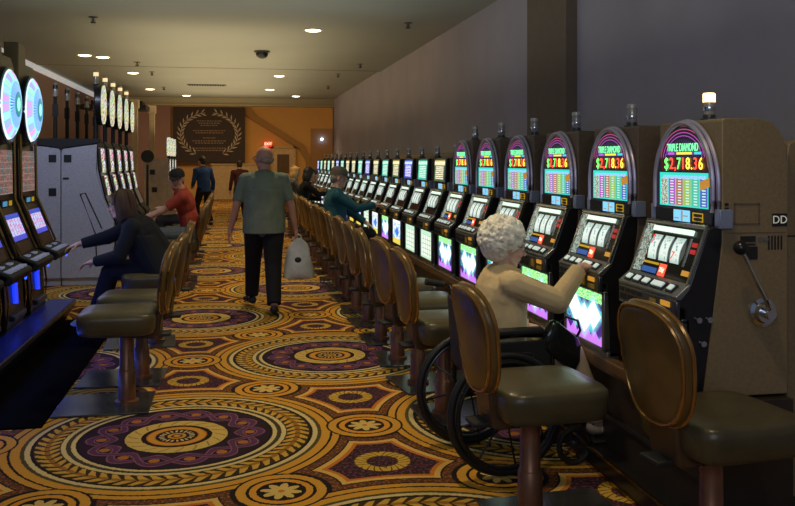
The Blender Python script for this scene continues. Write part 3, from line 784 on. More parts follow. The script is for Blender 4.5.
# tall antenna lamp on the second square machine
# the long stand and platform
YE = MY0 + MP * 22 + .4
st = empty('machine_stand', (0, 0, 0), 0, 'long dark brown bench that carries the right row of slot machines', 'stand')
MB().box(1.90, 2.33, 3.27, YE, .10, .56).build('stand_body', mat('dark_brown_stand', (.035, .025, .018), .35), st)
MB().prism([(1.84, .50), (1.83, .53), (1.84, .568), (1.90, .57), (1.90, .50)], 3.27, YE).build('stand_ledge', mat('glossy_brown_ledge', (.12, .07, .04), .25), st, bevel=.006)
MB().box(1.885, 1.90, 3.27, YE, .25, .27).build('stand_strip', M_gunm, st)
pf = empty('machine_platform', (0, 0, 0), 0, 'low black platform with thin metal edge running under the right machine stand', 'platform')
MB().box(1.80, 2.88, 3.0, YE + .1, 0, .10).build('platform_deck', M_black, pf, bevel=.01)
MB().box(1.792, 1.80, 3.0, YE + .1, .0, .018).box(1.792, 1.806, 3.0, YE + .1, .092, .104).build('metal_edge', M_brassy, pf)
# back-to-back cabinet partly seen behind the nearest machine
bk = empty('service_cabinet', (2.64, 3.64, 0), 0, 'tan cabinet behind the nearest slot machine, cut by the right photo edge', 'cabinet')
MB().prism([(-.27, .10), (-.27, 1.60), (-.26, 1.645), (-.22, 1.665), (.2, 1.665), (.22, 1.65), (.22, .10)], -.27, 9).build('cabinet_body', M_cab, bk, bevel=.006)
MB().box(-.272, .222, -.275, -.265, 1.24, 1.245).build('cabinet_seam', M_blackm, bk)
# cables behind machines visible as streaks on the wall
# ------------------------------------------------------------------ left bank: wheel machines
def make_wheel():
    t = empty('wheel_slot_machine', (0, 0, 0), 0, 'x', 'slot machine')
    w = .30
    prof = [(-.12, .22), (-.10, .62), (-.30, .70), (-.33, .76), (-.20, .82), (-.06, 1.18), (-.03, 1.25), (-.02, 1.70), (0, 1.74), (0, 2.30), (.06, 2.33), (.40, 2.33), (.40, .22)]
    MB().prism(prof, -w, w).build('cabinet', M_black, t, bevel=.006)
    # gold side rails that follow the front
    for y in (-w + .012, w - .012):
        rail = MB()
        rail.tube([(-.215, y, .83), (-.145, y, 1.0), (-.075, y, 1.18), (-.045, y, 1.25), (-.038, y, 1.70), (-.035, y, 1.80)], .013, 6)
        rail2 = MB().tube([(-.115, y, .23), (-.135, y, .45), (-.115, y, .62)], .009, 6)
        rail.build('brass_rail', M_brassy, t); rail2.build('brass_rail', M_brassy, t)
    # deck
    dk = MB().prism([(-.33, .70), (-.36, .75), (-.34, .775), (-.20, .83), (-.20, .72)], -w, w).build('button_deck', M_blackm, t, bevel=.01)
    b = MB()
    for i in range(5): b.box(-.335 + .0, -.285, .22 - i * .10 - .035, .22 - i * .10 + .035, .783, .800)
    for i in range(2): b.box(-.262, -.225, .16 - i * .24 - .04, .16 - i * .24 + .04, .808, .822)
    b.build('deck_buttons', mat('dim_button', (.28, .28, .33), .3, emit=(.5, .6, .9), strength=.12), dk)
    q = MB()
    def quad(x0, z0, x1, z1, hw, off):
        d = Vector((x1 - x0, 0, z1 - z0)).normalized(); n_ = Vector((-d.z, 0, d.x)) * off
        a = [Vector((x0, hw, z0)), Vector((x0, -hw, z0)), Vector((x1, -hw, z1)), Vector((x1, hw, z1))]
        return [p + n_ for p in a], [p + n_ * .2 for p in a]
    for nm, m_, args in (('reel_screen', S_video, (-.145, .94, -.075, 1.12, .21, .012)), ('mid_glass', S_mid, (-.028, 1.30, -.022, 1.66, .23, .014)), ('bill_panel', M_gunm, (-.195, .835, -.16, .91, .2, .012))):
        a, c = quad(*args); MB().hexa(c, a).build(nm, m_, t)
    a, c = quad(-.152, .925, -.070, 1.135, .235, .008); MB().hexa(c, a).build('screen_surround', mat('screen_blue_edge', (.05, .08, .3), .3, emit=(.08, .12, .8), strength=.5), t)
    dp = MB().box(-.055, -.02, -.2, .2, 1.19, 1.26).build('meter_panel', M_blackm, t)
    MB().box(-.060, -.054, -.13, -.05, 1.205, 1.245).build('meter_window', M_btn_y, dp); MB().box(-.060, -.054, .02, .14, 1.205, 1.245).build('meter_window', mat('dim_cyan', (.02, .1, .15), .3, emit=(.1, .35, .6), strength=.5), dp)
    # wheel
    def disc(x, r, m_, nm, th=.02, par=t, n=48):
        c = MB().cone((x, 0, 2.02), (x - th, 0, 2.02), r, r, n); return c.build(nm, m_, par)
    ho = MB().prism([(math.cos(a) * .315, 2.02 + math.sin(a) * .315) for a in [2 * PI * i / 48 for i in range(48)]], -.06, 0, axis='x').build('wheel_housing', M_black, t)
    dm = [[(-.06 - .085 * math.sqrt(max(0, 1 - k_ * k_)), math.cos(2 * PI * i / 48) * .287 * k_, 2.03 + math.sin(2 * PI * i / 48) * .287 * k_) for i in range(48)] for k_ in (1., .97, .9, .8, .65, .5, .3, .1, .01)]
    wh = MB().loft(dm).build('bonus_wheel', S_wheel, t, smooth=60)
    MB().tube([(-.068, math.cos(2 * PI * i / 48) * .300, 2.02 + math.sin(2 * PI * i / 48) * .300) for i in range(48)], .012, 6, closed=True).build('wheel_rim', mat('blue_chrome', (.15, .25, .35), .2, .9), t)
    # stepped crown
    MB().prism([(-.31, 1.72), (-.33, 2.10), (-.32, 2.36), (-.22, 2.43), (.06, 2.43), (.10, 2.60), (.33, 2.60), (.33, 2.10), (.31, 1.72)], -.03, .09, axis='x').build('crown_case', M_goldcase, t, bevel=.008)
    MB().prism([(-.32, 2.32), (-.30, 2.40), (.10, 2.40), (.14, 2.52), (.30, 2.52), (.32, 2.32)], .12, .36, axis='x').build('crown_back', M_goldcase, t, bevel=.008)
    # blue lit lower panels
    MB().prism([(-.07, .40), (.05, .42), (.07, .57), (-.03, .58), (-.05, .50)], -.125, -.105, axis='x').build('lower_glow_panel', M_bluelow, t)
    MB().cone((-.315, -.24, .70), (-.325, -.24, .70), .02, .02).build('blue_button', M_blueled, t)
    MB().box(-.16, -.09, -.2, .2, .30, .345).build('coin_tray', M_gunm, t, bevel=.01)
    return t
mw = make_wheel()
GW = 'wheel-topped slot machines on the left'
for x, y, lb in ((-1.86, 8.24, 'tall wheel-topped slot machine the woman in dark jacket plays, beside the silver cabinets'), (-1.86, 7.44, 'tall wheel-topped slot machine with its glowing wheel cut by the left photo edge'),
                 (-1.86, 6.64, 'slot machine at the left edge, only its screen and deck in view'), (-1.86, 5.84, 'nearest left slot machine, only its dark base in view')):
    place(mw, ST, x, y, PI, lb, GW)
lp = empty('machine_plinth', (0, 0, 0), 0, 'black plinth with painted blue reflection on its top edge under the left wheel machines', 'plinth')
MB().prism([(-2.5, 0), (-1.62, 0), (-1.50, .20), (-1.50, .235), (-2.5, .235)], 4.0, 8.75).build('plinth_body', M_black, lp, bevel=.008)
MB().prism([(-1.72, .236), (-1.508, .236), (-1.508, .243), (-1.72, .243)], 4.0, 8.74).build('plinth_reflection', mat('painted_blue_reflection', (.008, .01, .03), .3, emit=(.01, .04, .8), strength=.04), lp)  # blue reflection imitated by faint emission along the plinth top
MB().box(-1.512, -1.498, 4.0, 8.75, .20, .232).build('plinth_edge', M_gunm, lp)

fm = MB().box(-2.5, -1.11, 5.35, 8.9, .001, .012)  # thin black sheet laid in for the shade on this floor
tag(fm.build('shadow_sheet', mat('floor_shade_black', (.005, .005, .005), 1., spec=0.)), 'thin black sheet standing for the floor shadow along the left machines', 'shadow')
# second left bank (silver cabinets, bright toppers)
def make_bright(lens=True):
    t = empty('video_slot_machine', (0, 0, 0), 0, 'x', 'slot machine')
    w = .30
    prof = [(-.12, .0), (-.16, .30), (-.24, .60), (-.22, .80), (-.10, 1.10), (-.02, 1.45), (0, 1.74), (.04, 1.80), (.39, 1.70), (.425, 1.66), (.425, 0)]
    MB().prism(prof, -w, w).build('cabinet', M_silver, t, bevel=.008)
    MB().tube([(-.125, y, z) if False else (x_, -w - .002, z_) for (x_, z_) in prof[:8] for y, z in ((0, 0),)], .012, 6).tube([(x_, w + .002, z_) for (x_, z_) in prof[:8]], .012, 6).build('edge_trim', M_black, t)
    MB().prism([(-.01, 1.75), (.03, 1.83), (.25, 1.84), (.42, 1.74), (.42, 1.68), (.25, 1.76)], -w - .01, w + .01).build('top_cap', M_blackm, t, bevel=.006)
    def q(nm, m_, x0, z0, x1, z1, hw):
        MB().hexa([(x0, hw, z0), (x0, -hw, z0), (x1, -hw, z1), (x1, hw, z1)], [(x0 - .015, hw, z0), (x0 - .015, -hw, z0), (x1 - .015, -hw, z1), (x1 - .015, hw, z1)]).build(nm, m_, t)
    q('upper_screen', S_bright, -.03, 1.42, -.005, 1.73, .25); q('lower_screen', S_bright, -.095, 1.13, -.045, 1.38, .23)
    MB().prism([(-.24, .66), (-.30, .74), (-.28, .78), (-.17, .90), (-.14, .86)], -.27, .27).build('button_deck', M_blackm, t, bevel=.01)
    if lens:
        MB().cone((.06, 0, 1.80), (.06, 0, 2.50), .03, .025).build('topper_post', M_blackm, t)
        P = [(math.copysign(abs(math.cos(a)) ** .9, math.cos(a)) * .21, 2.30 + math.sin(a) * .25) for a in [2 * PI * i / 32 for i in range(32)]]
        MB().prism([(y * 1.06, 2.30 + (z - 2.30) * 1.06) for y, z in P], -.03, .04, axis='x').build('topper_case', M_black, t)
        MB().prism(P, -.045, -.03, axis='x').build('topper_screen', S_lens, t)
    else:
        MB().cone((.30, 0, 1.76), (.30, 0, 2.42), .026, .022).box(.24, .36, -.06, .06, 1.76, 1.86).box(.27, .33, -.035, .035, 2.15, 2.30).build('topper_post', M_blackm, t)
    z0 = 2.57 if lens else 2.40; x0 = .06 if lens else .30
    if lens: MB().box(.03, .09, -.03, .03, 2.5, 2.58).build('lamp_socket', M_blackm, t)
    c = MB().lathe([(.04, 0), (.04, .03), (.03, .035), (.03, .16), (.02, .18), (0, .18)], (x0, 0, z0), 14).build('candle_lamp', M_candleglass, t)
    MB().lathe([(.033, .10), (.033, .15)], (x0, 0, z0), 14).build('lamp_band', mat('dim_candle', (.6, .5, .3), .4, emit=(1., .75, .4), strength=.7) if lens else M_gunm, c)
    return t
mb_ = make_bright(True); mbb = make_bright(False)
GL = 'silver video slot machines of the second left bank'; GK = 'silver slot machines turned away, with tall candle posts'
YB = 11.70
for i in range(5):
    place(mb_, ST, -1.70, YB + .8 * i, PI, 'silver-sided video slot machine with glittering topper, %s in the second left bank' % ORD[i], GL)
    place(mbb, ST, -2.56, YB + .8 * i, 0, 'silver slot machine facing away with tall candle post, %s from the camera' % ORD[i], GK)
# marks on the two silver end cabinets
ec = empty('end_panel', (0, YB - .305, 0), 0, 'silver-grey double end panel with small black squares closing the second left bank', 'panel')
MB().prism([(-1.70, 1.78), (-1.71, 1.45), (-1.62, 1.10), (-1.50, .80), (-1.49, .5), (-1.56, .1), (-2.125, .1), (-2.125, 1.72)], -.025, 0).build('panel_sheet', M_silver, ec, bevel=.004)
MB().prism([(-2.135, 1.72), (-2.135, .1), (-2.76, .1), (-2.80, .6), (-2.66, 1.1), (-2.56, 1.78)], -.025, 0).build('panel_sheet', M_silver, ec, bevel=.004)
for u0, z0, hw_, hh_ in ((-2.05, 1.60, .045, .048), (-2.23, 1.60, .045, .048), (-2.23, 1.18, .045, .05), (-2.07, 1.35, .035, .013)):
    MB().box(u0 - hw_, u0 + hw_, -.030, -.025, z0 - hh_, z0 + hh_).build('black_square', M_blackm, ec)
MB().tube([(-1.90, -.03, 1.15), (-1.72, -.03, .66), (-1.70, -.03, .3)], .008, 5).tube([(-1.90, -.03, 1.15), (-1.84, -.03, 1.17), (-1.64, -.03, .72)], .008, 5).build('end_cable', M_blackm, ec)
MB().prism([(-1.66, 1.80), (-2.08, 1.74), (-2.13, 1.70), (-2.18, 1.74), (-2.60, 1.80), (-2.60, 1.85), (-1.66, 1.85)], -.035, .1).build('end_cap', M_blackm, ec, bevel=.004)

# third left bank, far
def make_far():
    t = empty('slot_machine', (0, 0, 0), 0, 'x', 'slot machine')
    MB().prism([(-.10, 0), (-.2, .7), (-.05, 1.2), (0, 1.62), (.45, 1.62), (.45, 0)], -.30, .30).build('cabinet', mat('cream_cabinet', (.42, .34, .26), .5), t, bevel=.01)
    MB().box(-.03, -.005, -.25, .25, 1.30, 1.60).build('upper_screen', S_bright, t)
    MB().box(-.10, -.07, -.22, .22, 1.05, 1.25).build('lower_screen', S_bright, t)
    MB().prism([(math.cos(a) * .16, 1.86 + math.sin(a) * .19) for a in [2 * PI * i / 20 for i in range(20)]], -.03, .03, axis='x').build('topper_screen', S_lens, t)
    MB().cone((.0, 0, 1.6), (.0, 0, 1.8), .03).build('topper_post', M_blackm, t)
    return t
mf = make_far()
for i in range(3): place(mf, ST, -1.30, 18.0 + .8 * i, PI, 'cream slot machine of the far left bank, %s from the camera' % ORD[i], 'far left slot machines')
fe = empty('end_panel', (0, 17.68, 0), 0, 'cream end panel with dark squares closing the far left bank', 'panel')
MB().box(-1.75, -1.32, -.02, 0, 0, 1.62).build('panel_sheet', mat('cream_panel', (.42, .34, .27), .5), fe)
for x0_, z0_ in ((-1.64, 1.30), (-1.60, .95), (-1.50, .42)): MB().box(x0_, x0_ + .10, -.03, -.02, z0_, z0_ + .10).build('panel_square', M_blackm, fe)
rt = empty('round_topper', (-1.64, 17.2, 0), 0, 'round black disc sign standing above the cream end panel', 'sign')
MB().cone((0, 0, 1.66), (0, -.04, 1.66), .125, .12, 28).build('disc', M_blackm, rt)
MB().cone((0, .0, 0), (0, .0, 1.5), .03, .02).lathe([(.16, 0), (.16, .02), (.03, .04)], n=18).build('stand', M_blackm, rt)

# ------------------------------------------------------------------ people
def ik(a, b, l1, l2, pole):
    a = Vector(a); b = Vector(b); d = b - a; L = min(d.length, (l1 + l2) * .995); d.normalize(); b = a + d * L
    x = (l1 * l1 - l2 * l2 + L * L) / (2 * L); h = math.sqrt(max(0, l1 * l1 - x * x))
    p = Vector(pole); p = p - d * p.dot(d); p.normalize()
    return a + d * x + p * h, b
def hand(mb, wrist, d, n, side, S, curl=.5, thumb=True):
    """d: wrist to knuckles, n: back-of-hand normal, side: +1 puts the thumb toward d x n"""
    d = Vector(d).normalized(); n = Vector(n); n = (n - d * n.dot(d)).normalized(); w = d.cross(n).normalized() * side
    rot = Matrix((d, w, n)).transposed()
    mb.ell(wrist + d * .045 * S, (.052 * S, .040 * S, .017 * S), rot)
    mb.caps(wrist, wrist + d * .03 * S, .025 * S, .026 * S, 10)
    for i, (o, L) in enumerate(((.030, .074), (.010, .082), (-.010, .076), (-.029, .060))):
        p = wrist + d * .082 * S + w * o * S; a = curl * (.35 + .1 * i); dirn = d
        for seg, k in enumerate((.45, .32, .25)):
            a_ = a + seg * curl * .7
            dv = (d * math.cos(a_) - n * math.sin(a_) + w * o * 2.2).normalized(); q = p + dv * L * k * S
            mb.caps(p, q, (.0098 - seg * .0012) * S, (.009 - seg * .0012) * S, 8); p = q
    p = wrist + d * .025 * S + w * .03 * S
    for seg, (k, b_) in enumerate(((.035, .9), (.03, .45), (.025, .2))):
        dv = (d * math.cos(b_) + w * math.sin(b_) - n * (.35 + .2 * seg)).normalized(); q = p + dv * k * S
        mb.caps(p, q, (.013 - seg * .0015) * S, (.0115 - seg * .0015) * S, 8); p = q
def figure(label, loc, yaw, o, group=None):
    g = lambda k, d=None: o.get(k, d)
    S = g('S', 1.); vx = g('vox', .008)
    pel = Vector(g('pelvis', (0, 0, .93 * S))); lean = R(g('lean', 5)); bend = R(g('bend', 8))
    tw = R(g('twist', 0))
    up1 = Vector((math.sin(lean), 0, math.cos(lean))); up2 = Vector((math.sin(lean + bend), 0, math.cos(lean + bend)))
    wai = pel + up1 * .16 * S; che = wai + up2 * .21 * S; nb = che + up2 * .14 * S
    fat = g('fat', 1.)
    lat = Vector((-math.sin(tw), math.cos(tw), 0))
    hw = .185 * S * g('shw', 1.)
    shc = nb - up2 * .060 * S
    sh = {1: shc + lat * hw, -1: shc - lat * hw}
    hl = R(g('headlean', g('lean', 5) + g('bend', 8)))
    hc = nb + Vector((math.sin(hl), 0, math.cos(hl))) * g('neck', .165) * S + Vector((.015, 0, 0))
    HR = (Matrix.Rotation(R(g('hyaw', 0)), 3, 'Z') @ Matrix.Rotation(R(g('hpitch', 5)), 3, 'Y'))
    hp = lambda x, y, z: hc + HR @ (Vector((x, y, z)) * S)
    t = empty('person', loc, yaw, label, 'person', group)
    R3 = lambda e: Matrix.Rotation(e, 3, 'Y')
    hip = {s: pel + Vector((0, s * .092 * S, -.02 * S)) for s in (1, -1)}
    ft = {1: Vector(g('footL')), -1: Vector(g('footR'))}; wr = {1: Vector(g('handL')), -1: Vector(g('handR'))}
    kn, an, el, wt = {}, {}, {}, {}
    for s in (1, -1):
        kn[s], an[s] = ik(hip[s], ft[s], .43 * S, .42 * S, g('kpole', (1, s * .1, .25)))
        el[s], wt[s] = ik(sh[s], wr[s], .285 * S, .25 * S, g('epole' + ('L' if s > 0 else 'R'), (-.4, s * .5, -1)))
    def torso(mb, e):
        mb.ell(pel, ((.108 * fat + e) * S, (.144 * fat + e) * S, (.12 + e) * S), R3(lean))
        mb.ell(wai + Vector((.02 * (fat - 1) * 5 * S, 0, 0)), ((.108 * fat + e) * S, (.140 * fat + e) * S, (.16 + e) * S), R3(lean))
        mb.ell(che, ((.112 * (fat * .5 + .5) + e) * S, (.165 * (fat * .5 + .5) + e) * S, (.17 + e) * S), R3(lean + bend))
        mb.caps(pel, wai, (.10 * fat + e) * S, (.10 * fat + e) * S); mb.caps(wai, che, (.10 * fat + e) * S, (.105 * fat + e) * S)
        for s in (1, -1):
            mb.caps(nb - up2 * .035 * S, sh[s], (.055 + e) * S, (.058 + e) * S)
            mb.caps(che + lat * s * .07 * S, sh[s], (.085 + e) * S, (.056 + e) * S)
    # body
    mb = MB(); torso(mb, 0)
    mb.caps(nb - up2 * .03 * S, hp(-.015, 0, -.05), .062 * S, .056 * S)
    for s in (1, -1):
        mb.caps(sh[s], el[s], .050 * S * g('arm', 1), .038 * S * g('arm', 1)); mb.caps(el[s], wt[s], .039 * S * g('arm', 1), .026 * S)
        mb.caps(hip[s], kn[s], .085 * S, .056 * S); mb.caps(kn[s], an[s], .056 * S, .038 * S)
        mb.ell(kn[s] + (an[s] - kn[s]) * .3 - Vector((.008, 0, 0)), (.047 * S, .046 * S, .11 * S))
        fd = Vector(g('foot_dir' + ('L' if s > 0 else 'R'), (1, s * .12, -.02))).normalized()
        mb.caps(an[s] - Vector((0, 0, .03 * S)), an[s] + fd * .15 * S - Vector((0, 0, .045 * S)), .035 * S, .03 * S)
        hd = Vector(g('hdir' + ('L' if s > 0 else 'R'), tuple((wt[s] - el[s]))))
        hn = Vector(g('hn' + ('L' if s > 0 else 'R'), (0, 0, 1)))
        hand(mb, wt[s], hd, hn, g('thumb' + ('L' if s > 0 else 'R'), 1 if s > 0 else -1), S, g('curl' + ('L' if s > 0 else 'R'), .6))
    mb.ell(hp(-.012, 0, .025), (.098 * S, .077 * S, .100 * S), HR, 20, 14); mb.ell(hp(.022, 0, -.035), (.072 * S, .061 * S, .088 * S), HR, 16, 12)
    mb.ell(hp(.052, 0, -.100), (.034 * S, .034 * S, .024 * S), HR); mb.caps(hp(.020, .045, -.075), hp(.055, .02, -.098), .022 * S, .018 * S); mb.caps(hp(.020, -.045, -.075), hp(.055, -.02, -.098), .022 * S, .018 * S)
    mb.caps(hp(.088, 0, .012), hp(.112, 0, -.028), .009 * S, .0145 * S, 8); mb.ell(hp(.103, .011, -.033), .009 * S); mb.ell(hp(.103, -.011, -.033), .009 * S)
    mb.caps(hp(.082, .045, .026), hp(.091, .012, .022), .010 * S, .010 * S, 8); mb.caps(hp(.082, -.045, .026), hp(.091, -.012, .022), .010 * S, .010 * S, 8)
    mb.ell(hp(.070, .040, -.03), (.022 * S, .02 * S, .024 * S), HR); mb.ell(hp(.070, -.040, -.03), (.022 * S, .02 * S, .024 * S), HR)
    mb.ell(hp(.086, 0, -.062), (.012 * S, .024 * S, .0075 * S), HR); mb.ell(hp(.083, 0, -.074), (.012 * S, .020 * S, .008 * S), HR)
    for s in (1, -1): mb.ell(hp(-.008, s * .078, -.012), (.020 * S, .010 * S, .033 * S), HR)
    mb.build('body', g('skin', M_skin), t, remesh=vx, sm=2)
    if g('face', True):
        for s in (1, -1):
            e = MB().ell(hp(.082, s * .031, .003), .0135 * S, mi=0).ell(hp(.0925, s * .031, .003), .0062 * S, mi=1).build('eye', [M_eye, M_iris], t)
            MB().tube([hp(.086, s * .046, .031), hp(.098, s * .030, .036), hp(.100, s * .014, .031)], .0035 * S, 6).build('eyebrow', g('hairm', M_blackm), t)
        MB().tube([hp(.090, .022, -.067), hp(.099, 0, -.066), hp(.090, -.022, -.067)], .0042 * S, 6).build('mouth', M_lip, t)
    # top
    fr = g('sleeve', 1.)   # 0..1 upper arm, 1..2 forearm
    mb = MB(); torso(mb, .016)
    for s in (1, -1):
        if fr <= 1:
            e = sh[s].lerp(el[s], fr); mb.caps(sh[s], sh[s].lerp(e, .5), .068 * S, .066 * S); mb.cone(sh[s], e, .069 * S, .064 * S, 14)
        else:
            e = el[s].lerp(wt[s], fr - 1); q_ = g('sl', 1.); mb.caps(sh[s], el[s], .067 * S * q_ ** .5, .054 * S * q_); mb.cone(el[s], e, .054 * S * q_, .043 * S * q_ ** .5, 14); mb.ell(el[s], .056 * S * q_)
    if g('hem'):
        a, c = pel - up1 * g('hem') * S, che - up1 * .02 * S
        rings = []
        for k_ in range(6):
            p = a.lerp(c, k_ / 5); q_ = 1 - .02 * k_; rx, ry = (.112 * fat + .030) * S * q_, (.146 * fat + .030) * S * q_
            rings.append([p + Vector((math.cos(b_) * rx, math.sin(b_) * ry, 0)) for b_ in [2 * PI * j / 24 for j in range(24)]])
        mb.loft(rings)
    mb.build(g('topname', 'shirt'), g('top'), t, remesh=vx, sm=4)
    # collar
    MB().tube([nb + up2 * .012 * S + Vector((math.cos(a) * .066, math.sin(a) * .068, 0)) * S + Vector((.012, 0, -.012 * math.cos(a) * 2)) * S for a in [2 * PI * i / 18 for i in range(18)]], .016 * S, 8, closed=True).build('collar', g('collar', g('top')), t)
    mb = MB(); mb.ell(pel, ((.120 * fat) * S, (.154 * fat) * S, .13 * S), R3(lean)); mb.ell(pel - Vector((0, 0, .05 * S)), (.12 * S, .15 * S, .09 * S))
    lg = g('leg', 1.)
    for s in (1, -1):
        mb.caps(hip[s], kn[s], .102 * S * lg, .074 * S * lg); e = kn[s].lerp(an[s], .97); mb.cone(kn[s], e, .074 * S * lg, .060 * S * lg, 14); mb.ell(kn[s], .075 * S * lg)
    mb.build('trousers', g('pants'), t, remesh=vx, sm=3)
    for s in (1, -1):
        fd = Vector(g('foot_dir' + ('L' if s > 0 else 'R'), (1, s * .12, -.02))).normalized(); a = an[s]
        mb = MB(); fr3 = Matrix((fd, Vector((0, 0, 1)).cross(fd).normalized(), fd.cross(Vector((0, 0, 1)).cross(fd).normalized()))).transposed()
        hz = Vector((0, 0, -.052 * S))
        mb.ell(a + fd * -.02 * S + hz * .7, (.055 * S, .042 * S, .045 * S), fr3); mb.ell(a + fd * .06 * S + hz * .8, (.10 * S, .045 * S, .038 * S), fr3); mb.ell(a + fd * .13 * S + hz, (.07 * S, .048 * S, .030 * S), fr3)
        mb.build('shoe', g('shoem', M_blackm), t, remesh=vx, sm=2)
    hs = g('hair', 'short'); hm = g('hairm', M_blackm)
    if hs == 'curly':
        mb = MB(); rnd = random.Random(3)
        base = lambda x, y, z, r_: mb.ell(hp(x, y, z), r_ if not hasattr(r_, '__len__') else tuple(q * S for q in r_), HR)
        base(-.035, 0, .048, (.120, .115, .112)); base(-.065, 0, -.015, (.092, .100, .092))
        for i in range(520):
            a = rnd.uniform(0, 2 * PI); zc = rnd.uniform(-.75, 1); q = math.sqrt(1 - zc * zc)
            x, y, z = q * math.cos(a), q * math.sin(a), zc
            if x > .25 and z < .30: continue
            if x > -.05 and z < -.2: continue
            mb.ell(hp(-.040 + x * .128, y * .124, .038 + z * .122), rnd.uniform(.010, .022) * S, n=8, m=6)
        mb.build('hair', hm, t, remesh=vx * .8, sm=1)
    elif hs == 'bob':
        mb = MB(); mb.ell(hp(-.02, 0, .035), (.107 * S, .092 * S, .105 * S), HR, 18, 12); mb.ell(hp(-.055, 0, -.065), (.075 * S, .098 * S, .125 * S), HR, 18, 12)
        for s in (1, -1):
            mb.ell(hp(-.005, s * .078, -.045), (.052 * S, .022 * S, .105 * S), HR); mb.caps(hp(.055, s * .045, .085), hp(.03, s * .082, -.05), .022 * S, .016 * S)
        mb.caps(hp(.065, .03, .088), hp(.07, -.035, .085), .022 * S, .022 * S)
        ho = mb.build('hair', hm, t, remesh=vx, sm=3)
        if vx < .0068:
            st_ = MB(); rnd = random.Random(9)
            for i in range(120):
                a = R(rnd.uniform(48, 312)); k_ = 1 + rnd.uniform(-.02, .05); zb = -.165 + rnd.uniform(0, .04) + (.03 if abs(math.cos(a)) < .6 else 0)
                pts = [hp(-.02 + math.cos(a) * math.sin(p_) * .110 * k_, math.sin(a) * math.sin(p_) * .098 * k_, .035 + math.cos(p_) * .108 * k_) for p_ in (.12, .45, .8, 1.2, 1.57)]
                pts += [hp(-.03 + math.cos(a) * .112 * k_, math.sin(a) * .104 * k_, -.05), hp(-.03 + math.cos(a) * .100, math.sin(a) * .092, zb)]
                st_.tube(pts, .006, 5, rs=[.003, .006, .007, .007, .007, .006, .003])
            st_.build('hair_strands', mat('brown_hair_light', (.085, .045, .028), .6), ho)
    elif hs == 'short':
        mb = MB(); mb.ell(hp(-.024, 0, .038), (.101 * S, .084 * S, .100 * S), HR, 18, 12); mb.ell(hp(-.055, 0, -.02), (.060 * S, .074 * S, .07 * S), HR)
        mb.build('hair', hm, t, remesh=vx, sm=2)
    elif hs == 'fringe':
        mb = MB(); mb.ell(hp(-.050, 0, -.018), (.066 * S, .081 * S, .050 * S), HR, 18, 12)
        mb.build('hair', hm, t, remesh=vx, sm=2)
    elif hs == 'long':
        mb = MB(); mb.ell(hp(-.02, 0, .035), (.108 * S, .094 * S, .105 * S), HR, 18, 12); mb.ell(hp(-.07, 0, -.10), (.065 * S, .10 * S, .17 * S), HR)
        for s in (1, -1): mb.ell(hp(-.02, s * .08, -.08), (.045 * S, .028 * S, .15 * S), HR)
        mb.build('hair', hm, t, remesh=vx, sm=3)
    elif hs == 'cap':
        mb = MB(); mb.ell(hp(-.055, 0, -.02), (.060 * S, .079 * S, .07 * S), HR); mb.build('hair', hm, t, remesh=vx, sm=2)
        mb = MB(); n = 24; rings = []
        for zz, k_ in ((.028, 1.), (.06, 1.), (.09, .9), (.115, .72), (.130, .45), (.136, .05)):
            rings.append([hp(-.012 + math.cos(a) * .112 * k_, math.sin(a) * .092 * k_, zz) for a in [2 * PI * i / n for i in range(n)]])
        mb.loft(rings)
        bill = []
        for z_, e_ in ((.024, 0), (.034, 0)):
            bill.append([hp(.06 + .11 * max(0, math.cos(a)) + (.0 if math.cos(a) > 0 else .02 * math.cos(a)), .078 * math.sin(a), z_ - .10 * max(0, math.cos(a)) ** 2 * .25) for a in [2 * PI * i / 20 for i in range(20)]])
        mb.loft(bill)
        mb.build('cap', g('capm', M_blackm), t)
    if g('glasses'):
        mb = MB(); 
        for s in (1, -1):
            mb.tube([hp(.108 - abs(math.sin(a) * 0) , s * .033 + math.cos(a) * .024, .002 + math.sin(a) * .018) for a in [2 * PI * i / 16 for i in range(16)]], .0024, 6, closed=True)
            mb.tube([hp(.105, s * .057, .010), hp(.06, s * .076, .010), hp(-.01, s * .086, .004)], .0024, 6)
        mb.tube([hp(.108, .009, .006), hp(.111, 0, .009), hp(.108, -.009, .006)], .002, 6)
        gl = mb.build('spectacles', g('glassm', M_gunm), t)
        mb = MB()
        for s in (1, -1): mb.add([hp(.108, s * .033 + math.cos(a) * .023, .002 + math.sin(a) * .017) for a in [2 * PI * i / 16 for i in range(16)]], [tuple(range(16))])
        mb.build('lenses', M_glass_lens, gl)
    return t
def cloth(name, c, rough=.85, var=.15, sc=7): return mat(name, c, rough, var=var, scale=sc, bump=.5, bscale=9, spec=.2)

# elderly woman in the wheelchair
figure('elderly woman with curly white hair and beige sweater sitting in the wheelchair, touching a machine', (1.29, 4.36, 0), 0, dict(S=.92, vox=.0055, pelvis=(.055, 0, .535), lean=-1, bend=12, fat=1.27, hyaw=0, hpitch=12, headlean=0, neck=.135, sl=1.25, epoleR=(-.2, -.25, -1),
    handR=(.495, -.11, 1.015), handL=(.30, .12, .66), hdirR=(1, .25, .0), hnR=(-.1, 0, 1), curlR=.55,
    footL=(.62, .12, .20), footR=(.60, -.10, .20), kpole=(.3, 0, 1), sleeve=1.93, top=cloth('beige_sweater', (.62, .48, .27)), topname='sweater', hem=.05, pants=cloth('beige_trousers', (.46, .37, .22)),
    hair='curly', hairm=mat('white_curls', (.95, .92, .80), .8, bump=.6, bscale=70), skin=M_skin_p, glasses=True, shoem=mat('white_shoe', (.5, .45, .38), .5), arm=1.1, shw=.92))
